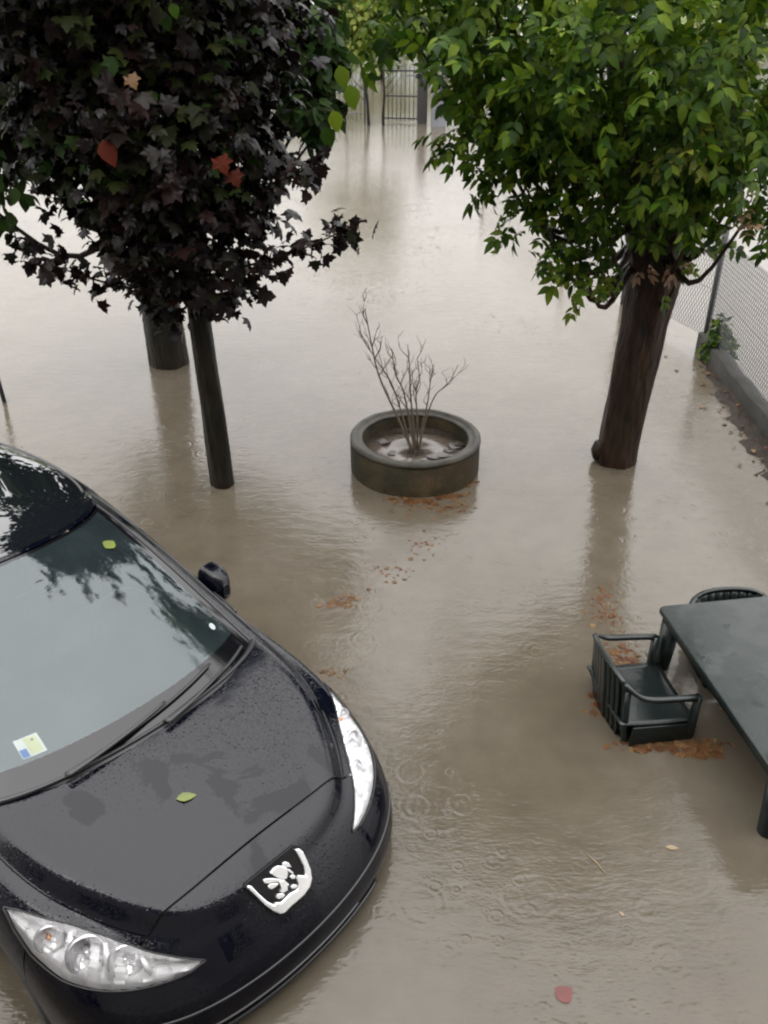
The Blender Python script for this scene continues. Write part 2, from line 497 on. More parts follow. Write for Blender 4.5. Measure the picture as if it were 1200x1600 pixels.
# =================================================================== TREE WITH DARK PURPLE LEAVES
def purple_tree():
    base = (-1.35, 6.27, 0.0)
    root = empty('maple_tree', base)
    tag(root, 'dark purple-leaved maple on a slim straight trunk behind the black car', 'tree')
    V, F = trunk_mesh([(0.015, 0, -.35), (0.005, 0, .4), (-.02, 0, 1.2), (-.05, .02, 2.2), (-.08, .05, 3.4)], [.105, .098, .086, .065, .03])
    obj('trunk', V, F, BARK_DARK, root)
    zz = np.array([1.38, 1.5, 1.7, 2.0, 2.4, 2.8, 3.3, 4.0, 4.6, 5.2])
    rr = np.array([.12, .30, .43, .60, .76, .93, 1.06, 1.10, .90, .35])
    cx = np.array([.0, .0, -.03, -.05, -.12, -.26, -.36, -.38, -.34, -.25])
    n = 1900
    z = rng.choice(np.linspace(1.38, 5.15, 400), n, p=(lambda w: w / w.sum())(np.interp(np.linspace(1.38, 5.15, 400), zz, rr) ** 1.6))
    th = rng.random(n) * 2 * math.pi
    wob = 1 + 0.10 * np.sin(3 * th + 2 * z) + 0.10 * np.sin(5 * th - 4.3 * z + 1) + 0.10 * np.sin(9 * th + 7 * z) + 0.06 * np.sin(15 * th - 11 * z)
    r_ = np.interp(z, zz, rr) * wob * rng.random(n) ** 0.42
    P = np.stack([base[0] + np.interp(z, zz, cx) + r_ * np.cos(th), base[1] + r_ * np.sin(th), z + rng.normal(0, .05, n)], 1)
    out = np.stack([np.cos(th), np.sin(th), np.full(n, -.05)], 1) * 0.9
    # leaves sit in small sprays at the twig ends
    P = np.repeat(P, 5, 0) + rng.normal(0, .062, (n * 5, 3)); out = np.repeat(out, 5, 0)
    size = rng.triangular(.045, .10, .16, n * 5)
    # side shoots
    shoots = [((-1.05, 5.95, 1.85), (-.55, 5.85, 2.02), (-.12, 5.80, 2.22), 75), ((-1.75, 5.95, 1.72), (-2.10, 5.90, 1.84), (-2.52, 5.85, 2.05), 75),
              ((-1.0, 6.0, 2.4), (-.62, 5.9, 2.5), (-.38, 5.85, 2.56), 50), ((-1.2, 5.7, 3.6), (-1.0, 5.2, 3.9), (-.85, 4.85, 4.15), 34), ((-1.6, 5.6, 3.7), (-1.55, 5.1, 4.0), (-1.35, 4.65, 4.2), 36),
              ((-0.9, 6.0, 3.4), (-.55, 5.6, 3.8), (-.35, 5.3, 4.1), 34)]
    for (a, b, c, k) in shoots:
        C = spline([a, b, c], 16)
        MB().tube(C - np.array(base), list(np.linspace(.010, .003, 16)), 6).build('branch', BARK_DARK, root)
        t = rng.random(k) ** 0.7 * 15; i = np.clip(t.astype(int), 0, 15)
        P = np.vstack([P, C[i] + rng.normal(0, .055, (k, 3))])
        o = rng.normal(0, .7, (k, 3)); o[:, 2] -= .1
        out = np.vstack([out, o]); size = np.concatenate([size, rng.uniform(.07, .12, k)])
    foliage(root, base, T_MAPLE, LM_PURPLE, P, out, size, 260)
    # greener leaves in the upper part of the crown
    n = 620
    z = rng.uniform(2.35, 4.6, n); th = rng.uniform(2.6, 6.0, n)
    r_ = np.interp(z, zz, rr) * rng.uniform(.72, 1.04, n)
    P = np.stack([base[0] + np.interp(z, zz, cx) + r_ * np.cos(th), base[1] + r_ * np.sin(th), z], 1)
    out = np.stack([np.cos(th), np.sin(th), np.zeros(n)], 1)
    foliage(root, base, T_MAPLE, LM_OLIVE, P, out, rng.triangular(.06, .09, .14, n), 0, crown='green_leaves')
    # limbs inside the crown
    for q in range(9):
        a = q * 2.4; h = 1.7 + 0.22 * q; L = np.interp(h + .5, zz, rr) * 0.75
        pts = spline([(-.04, .02, h), (math.cos(a)*L*.5, math.sin(a)*L*.5, h + .35), (math.cos(a)*L, math.sin(a)*L, h + .6)], 10)
        MB().tube(pts, list(np.linspace(.024, .006, 10)), 6).build('branch', BARK_DARK, root)
    # a few leaves already turned
    for (px, py, y, mt, s, lb) in ((170, 236, 5.10, LM_ORANGE, .15, 'large rust red leaf'), (352, 262, 5.22, LM_ORANGE, .11, 'bright orange leaf'), (372, 285, 5.24, LM_ORANGE, .10, 'brown orange leaf'),
                                   (212, 134, 5.28, LM_LITTER, .085, 'pale brownish leaf')):
        one_leaf(root, base, T_OVATE if px == 170 else T_MAPLE, mt, on_y(px - 10, py - 18, y), (.35, -.3, -.75), (.1, -1, .55), s, lb)
    return root
purple_tree()

# =================================================================== GREEN TREE STANDING BEHIND IT
def clumps_sample(cl, per=1.0, shell=0.4, twig=1, spread=.10):
    P = []; O = []
    for (c, rad, n) in cl:
        n = max(2, int(n * per / twig))
        d = rng.normal(0, 1, (n, 3)); d /= np.linalg.norm(d, axis=1)[:, None]
        q = rng.random(n) ** shell
        rad = np.array(rad if hasattr(rad, '__len__') else (rad, rad, rad * 0.8))
        wob = 1 + 0.14 * np.sin(4 * d[:, 0] + 3 * d[:, 2] + c[0] * 5) + 0.10 * np.sin(7 * d[:, 1] - 5 * d[:, 2] + c[1])
        Q = np.array(c) + d * rad * (q * wob)[:, None]
        if twig > 1:          # leaves sit in sprays along twigs, with gaps between
            Q = np.repeat(Q, twig, 0); d = np.repeat(d, twig, 0)
            off = rng.normal(0, spread, Q.shape); off[:, 2] -= rng.random(len(Q)) * spread * 1.5
            Q = Q + off + d * (rng.random(len(Q)) * spread * 1.5)[:, None]
        P.append(Q); O.append(d)
    return np.vstack(P), np.vstack(O)

def back_tree():
    b = on_z(264, 566); base = (b[0], b[1], 0.0)
    root = empty('leafy_tree', base)
    tag(root, 'stout green-leaved tree half hidden behind the purple maple', 'tree')
    V, F = trunk_mesh([(0.01, 0, -.35), (0, 0, .4), (-.03, 0, 1.4), (-.05, 0, 2.6), (0, 0, 4.2)], [.235, .21, .20, .17, .07], lump=.03)
    obj('trunk', V, F, BARK_DARK, root)
    cl = []
    for (px, py, y, r, n) in ((40, 30, 8.6, .75, 420), (10, 190, 8.2, .70, 420), (-60, 290, 8.3, .55, 260), (130, 120, 8.8, .8, 420), (260, 20, 8.8, .85, 420), (330, 150, 9.2, .8, 340), (430, 40, 9.0, .62, 420), (468, 120, 9.1, .40, 230), (485, 165, 8.8, .28, 120), (490, 90, 8.9, .28, 130), (492, 212, 8.7, .12, 22), (480, 30, 9.3, .36, 200), (200, 250, 9.4, .7, 260)):
        c = on_y(px, py, y); cl.append((c, r, n))
    for (x, y, z, r, n) in ((-2.6, 9.0, 4.2, 1.3, 700), (-1.5, 9.3, 4.2, 1.1, 500), (-3.6, 8.9, 3.9, 1.2, 500), (-2.4, 9.2, 5.4, 1.2, 500)):
        cl.append(((x, y, z), r, n))
    P, O = clumps_sample(cl)
    size = rng.uniform(.12, .21, len(P))
    foliage(root, base, T_OVATE, LM_DARKGREEN, P, O, size, 150, droop=.7)
    for (c, r, n) in cl[:11]:
        d = np.array(c) - np.array(base)
        pts = spline([(0, 0, min(1.9, d[2] - .3)), tuple(d * .5 + np.array([0, 0, .25])), tuple(d)], 10)
        MB().tube(pts, list(np.linspace(.045, .010, 10)), 6).build('branch', BARK_DARK, root)
    # fresh bright leaves at the right edge and a sprig near the top
    for (px, py, y, s) in ((545, 150, 8.3, .21), (520, 190, 8.35, .19), (508, 215, 8.4, .2), (530, 120, 8.5, .2), (240, 25, 5.3, .10), (255, 38, 5.28, .09), (268, 22, 5.3, .08)):
        one_leaf(root, base, T_OVATE, LM_GREEN, on_y(px, py - 18, y), (.25, -.1, -.9), (.2, -1, .35), s)
    return root
back_tree()

# =================================================================== GREEN TREE ON THE RIGHT
def ash_tree():
    b = on_z(962, 718); base = (b[0], b[1], 0.0)
    root = empty('box_elder_tree', base)
    tag(root, 'bright green box elder with a thick reddish brown trunk right of the planter', 'tree')
    V, F = trunk_mesh([(-.01, 0, -.35), (0.0, 0, .05), (.02, 0, .6), (.05, 0, 1.2), (.10, .02, 1.8), (.14, .05, 2.5)], [.190, .176, .172, .176, .215, .15], 24, .05, 5)
    obj('trunk', V, F, BARK_RED, root)
    V, F = trunk_mesh([(.04, 0, 1.55), (.26, -.02, 2.1), (.42, -.05, 2.9), (.5, 0, 4.0)], [.15, .135, .10, .04], 16, .04, 8)
    obj('limb', V, F, BARK_RED, root)
    V, F = trunk_mesh([(.02, 0, 1.60), (-.16, -.02, 2.2), (-.4, -.05, 3.0), (-.6, 0, 4.0)], [.13, .11, .08, .03], 16, .04, 9)
    obj('limb', V, F, BARK_RED, root)
    # burr at the foot of the trunk
    V, F = lathe([(0.001, -.09), (.05, -.075), (.075, 0), (.05, .08), (.001, .10)], 14)
    obj('burr', [(x*.9 - .165, y - .02, z + .10) for (x, y, z) in V], F, BARK_RED, root)
    cl = []
    for (px, py, y, r, n) in (
        (755, -20, 5.9, .34, 110), (660, -30, 6.2, .22, 60), (722, 45, 6.0, .15, 34), (652, 25, 6.3, .11, 24), (605, 0, 6.4, .12, 24), (742, 105, 6.1, .09, 14), (820, 60, 5.8, .42, 150), (808, 160, 6.0, .24, 60), (765, 205, 6.2, .11, 14), (730, 180, 6.2, .06, 7), (790, 250, 6.2, .07, 8),
        (900, 60, 5.7, .5, 150), (885, 190, 5.9, .38, 110), (855, 285, 6.2, .16, 28), (850, 345, 6.3, .07, 10), (820, 290, 6.2, .07, 9), (875, 370, 6.2, .06, 8), (940, 270, 6.0, .34, 95), (925, 345, 6.1, .15, 28), (900, 390, 6.2, .06, 8),
        (1000, 100, 5.5, .5, 160), (1020, 230, 5.7, .36, 110), (1110, 60, 5.6, .5, 150), (1120, 180, 5.7, .42, 130), (1180, 250, 5.9, .36, 90), (1210, 120, 5.8, .5, 120), (1110, 290, 6.0, .24, 50),
        (1085, 385, 6.3, .13, 20), (1190, 310, 5.6, .16, 24),  (960, 170, 6.6, .6, 160), (820, 120, 6.8, .6, 160), (1150, 120, 6.8, .6, 140)):
        cl.append((on_y(px, py, y), r, n))
    for (x, y, z, r, n) in ((1.2, 6.3, 3.9, .8, 220), (2.2, 6.0, 4.1, 1.0, 260), (3.2, 6.6, 4.0, .9, 220), (2.3, 7.3, 4.2, 1.0, 220), (1.6, 6.6, 4.9, .9, 180), (2.7, 6.6, 5.1, .9, 180), (.6, 6.2, 3.75, .5, 90)):
        cl.append(((x, y, z), r, n))
    P, O = clumps_sample(cl, 1.0, 0.55, 7, .085)
    size = rng.uniform(.11, .24, len(P))
    foliage(root, base, T_COMP, LM_GREEN, P, O, size, 260, droop=.7, tilt=.75, spin=.9)
    for (c, r, n) in cl:
        d = np.array(c) - np.array(base)
        h = min(max(1.7, d[2] - .5), 3.0)
        pts = spline([(.1 * np.sign(d[0]), 0, h), tuple(d * .55 + np.array([0, 0, .12 + h * .15])), tuple(d)], 10)
        MB().tube(pts, list(np.linspace(.032, .007, 10)), 6).build('branch', BARK_RED, root)
    # yellowing spray, faded leaves on the trunk, light low shoot
    def spray(pts_, mat, n, sz, nm):
        P_ = np.vstack([on_y(px, py, y) + rng.normal(0, sp, (n, 3)) for (px, py, y, sp) in pts_])
        o = rng.normal(0, .5, P_.shape); o[:, 1] -= .5
        A = leaf_frames(P_, o, .7, .45, .5)
        me = tri_mesh('leaf', *T_COMP, mat)
        for i in range(len(P_)):
            ob = link('leaf', me, root); s = rng.uniform(*sz)
            Mx = Matrix.Identity(4)
            for a in range(3):
                for b_ in range(3): Mx[a][b_] = A[i, a, b_] * s
                Mx[a][3] = P_[i, a] - base[a]
            ob.matrix_local = Mx
    spray([(1070, 225, 5.35, .07), (1090, 215, 5.35, .06), (1050, 240, 5.4, .05)], LM_YELLOW, 5, (.16, .22), 'leaf')
    spray([(1012, 408, 6.38, .03), (1042, 410, 6.38, .03), (1062, 405, 6.4, .03)], LM_PALE, 3, (.13, .18), 'leaf')
    spray([(920, 440, 6.1, .05), (945, 425, 6.15, .05), (915, 455, 6.1, .04)], LM_YELLOW, 2, (.13, .18), 'leaf')
    spray([(925, 435, 6.12, .06), (955, 415, 6.2, .05)], LM_GREEN, 3, (.14, .18), 'leaf')
    spray([(1180, 315, 5.6, .05)], LM_PALE, 4, (.12, .17), 'leaf')
    spray([(1020, 300, 6.2, .06), (1010, 315, 6.25, .05)], LM_PALE, 2, (.12, .16), 'leaf')
    return root
ash_tree()

# =================================================================== CAR
WATER_DEPTH = 0.30
CAR_T = (-0.279, 2.094); CAR_A = R(137.27)
# ---- car body shape: cubic B-spline nets (X rearwards from the nose, Y to the car's right, Z from the road)
L_RINGS = np.array([
 [(.12,0,.18),(.15,.40,.18),(.25,.66,.18),(.44,.82,.18),(.75,.865,.18),(1.15,.87,.18),(2.2,.87,.18),(3.3,.86,.18),(4.10,.74,.22),(4.22,0,.22)],
 [(.02,0,.34),(.06,.40,.34),(.17,.68,.34),(.38,.86,.34),(.75,.900,.34),(1.15,.90,.34),(2.2,.90,.34),(3.3,.89,.34),(4.16,.76,.36),(4.27,0,.36)],
 [(.00,0,.43),(.045,.40,.43),(.16,.68,.44),(.38,.86,.46),(.75,.905,.50),(1.15,.90,.52),(2.2,.90,.52),(3.3,.89,.52),(4.18,.76,.52),(4.29,0,.52)],
 [(.03,0,.52),(.075,.40,.525),(.19,.68,.55),(.41,.86,.58),(.76,.90,.64),(1.15,.895,.70),(2.2,.895,.70),(3.3,.885,.70),(4.17,.75,.68),(4.27,0,.68)],
 [(.075,0,.60),(.125,.40,.615),(.26,.68,.645),(.46,.83,.70),(.76,.88,.80),(1.15,.88,.84),(2.2,.88,.84),(3.3,.87,.86),(4.12,.74,.84),(4.22,0,.84)],
 [(.145,0,.695),(.185,.41,.705),(.345,.60,.765),(.545,.73,.835),(.78,.815,.900),(1.2,.825,.955),(2.2,.83,.955),(3.3,.81,.97),(4.05,.70,.98),(4.16,0,.98)],
 [(.175,0,.735),(.215,.405,.728),(.385,.540,.774),(.575,.645,.832),(.79,.730,.886),(1.18,.775,.955),(2.2,.77,.97),(3.3,.75,.98),(4.0,.62,1.0),(4.10,0,1.0)],
 [(.20,0,.765),(.24,.370,.800),(.405,.510,.862),(.59,.617,.916),(.80,.703,.963),(1.14,.745,1.004),(2.2,.70,.98),(3.3,.68,.99),(3.9,.50,1.0),(4.0,0,1.0)],
 [(.24,0,.80),(.28,.33,.81),(.43,.44,.858),(.61,.53,.908),(.81,.61,.955),(1.12,.64,1.008),(2.2,.6,1.0),(3.3,.58,1.0),(3.8,.40,1.0),(3.9,0,1.0)],
 [(.33,0,.845),(.37,.22,.850),(.52,.28,.893),(.68,.33,.938),(.86,.37,.980),(1.09,.39,1.030),(2.2,.36,1.0),(3.3,.3,1.0),(3.6,.2,1.0),(3.7,0,1.0)],
 [(.42,0,.876),(.46,0,.888),(.58,0,.923),(.72,0,.960),(.88,0,1.000),(1.08,0,1.045),(2.2,0,1.0),(3.2,0,1.0),(3.4,0,1.0),(3.5,0,1.0)],
], float)
G_RINGS = np.array([
 [(.80,0,.955),(.84,.42,.945),(.93,.70,.92),(1.10,.83,.90),(1.60,.845,.905),(2.3,.845,.91),(3.3,.82,.93),(3.98,.66,.96),(4.12,0,.97)],
 [(1.07,0,1.066),(1.12,.41,1.057),(1.25,.68,1.03),(1.38,.79,1.00),(1.80,.815,1.01),(2.4,.815,1.02),(3.3,.79,1.03),(3.93,.64,1.06),(4.06,0,1.07)],
 [(1.55,0,1.290),(1.60,.38,1.275),(1.74,.63,1.235),(1.90,.74,1.19),(2.15,.765,1.20),(2.6,.77,1.20),(3.3,.74,1.20),(3.85,.59,1.22),(3.98,0,1.24)],
 [(2.00,0,1.445),(2.05,.36,1.432),(2.22,.585,1.385),(2.42,.68,1.345),(2.62,.70,1.35),(2.85,.70,1.35),(3.35,.66,1.34),(3.72,.52,1.35),(3.84,0,1.38)],
 [(2.12,0,1.482),(2.17,.34,1.470),(2.36,.535,1.43),(2.56,.61,1.405),(2.75,.63,1.41),(2.95,.63,1.41),(3.38,.59,1.40),(3.66,.46,1.40),(3.76,0,1.425)],
 [(2.35,0,1.505),(2.38,.22,1.50),(2.55,.30,1.49),(2.70,.34,1.485),(2.85,.35,1.485),(3.0,.35,1.485),(3.35,.33,1.47),(3.55,.26,1.455),(3.62,0,1.46)],
 [(2.55,0,1.512),(2.58,0,1.512),(2.68,0,1.513),(2.80,0,1.513),(2.92,0,1.512),(3.05,0,1.508),(3.28,0,1.495),(3.42,0,1.483),(3.5,0,1.477)],
], float)
MIR = np.array([1, -1, 1.0])
def bs_extend(N):
    top = N[-2] * MIR
    A = np.concatenate([[2 * N[0] - N[1]], N, [top]], 0)
    A = np.concatenate([A[:, 1:2] * MIR, A, A[:, -2:-1] * MIR], 1)
    return A
L_EXT, G_EXT = bs_extend(L_RINGS), bs_extend(G_RINGS)
def bs_basis(u):
    return np.stack([(1-u)**3, 3*u**3 - 6*u**2 + 4, -3*u**3 + 3*u**2 + 3*u + 1, u**3], -1) / 6
def bs_eval(E, r, s):
    """r: ring coordinate, s: column coordinate (negative = car's left side)"""
    r, s = np.broadcast_arrays(np.asarray(r, float), np.asarray(s, float))
    sg = np.where(s < 0, -1.0, 1.0); s = np.abs(s)
    nr, ns = E.shape[0] - 3, E.shape[1] - 3
    i = np.clip(np.floor(r).astype(int), 0, nr - 1); j = np.clip(np.floor(s).astype(int), 0, ns - 1)
    br, bc = bs_basis(r - i), bs_basis(s - j)
    out = np.zeros(r.shape + (3,))
    for a in range(4):
        for b in range(4):
            out += (br[..., a] * bc[..., b])[..., None] * E[i + a, j + b]
    out[..., 1] *= sg
    return out
def bs_normal(E, r, s, e=1e-3):
    dr = bs_eval(E, np.asarray(r) + e, s) - bs_eval(E, np.asarray(r) - e, s)
    ds = bs_eval(E, r, np.asarray(s) + e) - bs_eval(E, r, np.asarray(s) - e)
    n = np.cross(dr, ds); n /= np.linalg.norm(n, axis=-1, keepdims=True) + 1e-12
    return n

def car_materials():
    M = {}
    # dark blue-black paint with a wet skin: beaded rain in some areas, a smooth water film in others
    t = NT('car_paint').set(color=(0.0015, 0.0019, 0.0044), rough=0.5, spec=0.0, coat=1.0, coat_rough=0.03)
    n = t.noise(2.6, 5, 0.55, dist=0.6)
    mask = t.ramp(n.outputs['Fac'], [(0.555, (0, 0, 0)), (0.572, (1, 1, 1))])
    tc = t.node('ShaderNodeTexCoord')
    v = t.node('ShaderNodeTexVoronoi'); v.inputs['Scale'].default_value = 55; t.lk(tc.outputs['Object'], v.inputs['Vector'])
    v2 = t.node('ShaderNodeTexVoronoi'); v2.inputs['Scale'].default_value = 140; t.lk(tc.outputs['Object'], v2.inputs['Vector'])
    sp = t.node('ShaderNodeSeparateColor'); t.lk(v.outputs['Color'], sp.inputs[0])
    drop = t.ramp(t.math('ADD', v.outputs['Distance'], t.math('MULTIPLY', t.math('GREATER_THAN', sp.outputs[0], 0.40), 1.0)), [(0.10, (1, 1, 1)), (0.36, (0, 0, 0))])
    drop2 = t.ramp(v2.outputs['Distance'], [(0.10, (1, 1, 1)), (0.45, (0, 0, 0))])
    h = t.math('ADD', t.math('MULTIPLY', drop.outputs[0], 0.9), t.math('MULTIPLY', drop2.outputs[0], 0.45))
    h = t.math('MULTIPLY', h, t.math('SUBTRACT', 1.0, mask.outputs[0]))
    bp = t.bump(h, 0.30, 0.004)
    t.lk(bp.outputs[0], t.b.inputs['Coat Normal'])
    cr = t.math('MULTIPLY_ADD', t.math('SUBTRACT', 1.0, mask.outputs[0]), 0.085, 0.02)
    t.lk(cr, t.b.inputs['Coat Roughness'])
    t.lk(t.math('MULTIPLY_ADD', t.math('SUBTRACT', 1.0, mask.outputs[0]), 0.050, 1.312), t.b.inputs['Coat IOR'])
    M['paint'] = t.m
    M['black'] = simple('black_plastic', (0.012, 0.012, 0.013), 0.45)
    M['seal'] = simple('rubber_seal', (0.008, 0.008, 0.010), 0.35)
    M['cavity'] = simple('dark_cavity', (0.003, 0.003, 0.003), 0.9)
    M['chrome'] = simple('chrome', (0.90, 0.91, 0.92), 0.12, 0.8, 0.04)
    M['lip'] = simple('satin_trim', (0.05, 0.05, 0.05), 0.4, 0.3, 0.1)
    M['reflector'] = simple('lamp_reflector', (0.96, 0.96, 0.97), 0.18, 0.25, 0.03, 30)
    M['bowl'] = simple('reflector_bowl', (0.80, 0.80, 0.82), 0.10, 0.6, 0.06, 40)
    M['amber'] = simple('amber_bulb', (0.70, 0.30, 0.12), 0.2, 0.0, 0.1, coat=1.0)
    M['rubber'] = simple('tyre_rubber', (0.018, 0.018, 0.018), 0.8)
    M['rim'] = simple('wheel_rim', (0.45, 0.46, 0.47), 0.3, 0.9, 0.1)
    M['dash'] = simple('dashboard', (0.035, 0.037, 0.040), 0.7, 0, 0.2)
    M['seat'] = simple('seat_cloth', (0.03, 0.03, 0.034), 0.9, 0, 0.2)
    # windscreen: glass misted on the inside, tinted slightly green-blue
    t = NT('windscreen_glass')
    tr = t.node('ShaderNodeBsdfTransparent'); tr.inputs[0].default_value = (0.62, 0.72, 0.70, 1)
    df = t.node('ShaderNodeBsdfDiffuse')
    n = t.noise(3.0, 3)
    rc = t.ramp(n.outputs['Fac'], [(0.3, (0.009, 0.015, 0.0165)), (0.7, (0.027, 0.036, 0.038))])
    t.lk(rc.outputs[0], df.inputs[0])
    m1 = t.node('ShaderNodeMixShader'); m1.inputs[0].default_value = 0.52
    t.lk(tr.outputs[0], m1.inputs[1]); t.lk(df.outputs[0], m1.inputs[2])
    gl = t.node('ShaderNodeBsdfGlossy'); gl.inputs['Roughness'].default_value = 0.02; gl.inputs['Color'].default_value = (0.90, 0.985, 1.0, 1)
    n2 = t.noise(60, 3); bp = t.bump(n2.outputs['Fac'], 0.05, 0.003); t.lk(bp.outputs[0], gl.inputs['Normal'])
    fr = t.node('ShaderNodeFresnel'); fr.inputs[0].default_value = 1.62
    m2 = t.node('ShaderNodeMixShader')
    t.lk(fr.outputs[0], m2.inputs[0]); t.lk(m1.outputs[0], m2.inputs[1]); t.lk(gl.outputs[0], m2.inputs[2])
    t.lk(m2.outputs[0], t.out.inputs['Surface'])
    M['glass'] = t.m
    t = NT('dark_glass').set(color=(0.004, 0.005, 0.006), rough=0.03, spec=0.6, coat=0.6, coat_rough=0.02)
    M['dark_glass'] = t.m
    t = NT('frit_glass').set(color=(0.003, 0.003, 0.004), rough=0.08, spec=0.42)
    M['frit'] = t.m
    t = NT('lamp_lens')
    tr = t.node('ShaderNodeBsdfTransparent'); tr.inputs[0].default_value = (0.97, 0.97, 0.97, 1)
    gl = t.node('ShaderNodeBsdfGlossy'); gl.inputs['Roughness'].default_value = 0.02
    fr = t.node('ShaderNodeFresnel'); fr.inputs[0].default_value = 1.5
    m2 = t.node('ShaderNodeMixShader')
    t.lk(fr.outputs[0], m2.inputs[0]); t.lk(tr.outputs[0], m2.inputs[1]); t.lk(gl.outputs[0], m2.inputs[2])
    t.lk(m2.outputs[0], t.out.inputs['Surface'])
    M['lens'] = t.m
    M['sticker_paper'] = simple('sticker_paper', (0.24, 0.27, 0.17), 0.6, 0, 0.08)
    M['sticker_blue'] = simple('sticker_blue', (0.05, 0.10, 0.22), 0.6, 0, 0.1)
    M['sticker_white'] = simple('sticker_white', (0.26, 0.29, 0.28), 0.6, 0, 0.05)
    M['sticker_ink'] = simple('sticker_ink', (0.09, 0.11, 0.09), 0.6, 0, 0.05)
    return M

def orient(P, F):
    """turn all faces of a body patch outwards"""
    P = np.asarray(P); A = np.array([tuple(f[:3]) for f in F]); c = P[A].mean(1)
    n = np.cross(P[A[:, 1]] - P[A[:, 0]], P[A[:, 2]] - P[A[:, 0]])
    core = np.stack([np.clip(c[:, 0], 0.9, 3.4), np.zeros(len(c)), np.full(len(c), 0.55)], -1)
    return [f[::-1] for f in F] if np.sum((c - core) * n) < 0 else F

def grid_faces(nr, ns, off=0, flip=False):
    F = []
    for i in range(nr - 1):
        for j in range(ns - 1):
            q = (off + i*ns + j, off + i*ns + j + 1, off + (i+1)*ns + j + 1, off + (i+1)*ns + j)
            F.append(q[::-1] if flip else q)
    return F

def patch(E, rs, ss, off=0.0):
    """points of a (r, s) grid, pushed outwards by off"""
    rr, s2 = np.meshgrid(rs, ss, indexing='ij')
    P = bs_eval(E, rr, s2)
    if off:
        N = bs_normal(E, rr, np.where(np.abs(s2) < 2e-3, 2e-3, s2))
        P = P + off * fix_out(P, N)
    return P.reshape(-1, 3)

def fix_out(P, N):
    """normals that point away from the car's core"""
    c = np.stack([np.clip(P[..., 0], 0.9, 3.4), np.zeros_like(P[..., 0]), np.full_like(P[..., 0], 0.55)], -1)
    d = np.sign(np.sum((P - c) * N, -1, keepdims=True)); d[d == 0] = 1
    return N * d

def lamp_limits(s):
    up = np.interp(s, [1.05, 1.25, 1.5, 2.0, 2.5, 3.0, 3.5, 3.8, 4.0], [4.46, 4.74, 5.0, 5.30, 5.40, 5.32, 5.02, 4.78, 4.52])
    lo = np.interp(s, [1.05, 1.25, 1.5, 2.0, 2.5, 3.0, 3.5, 3.8, 4.0], [4.44, 4.25, 4.17, 4.06, 3.98, 3.90, 3.97, 4.2, 4.48])
    return lo, up

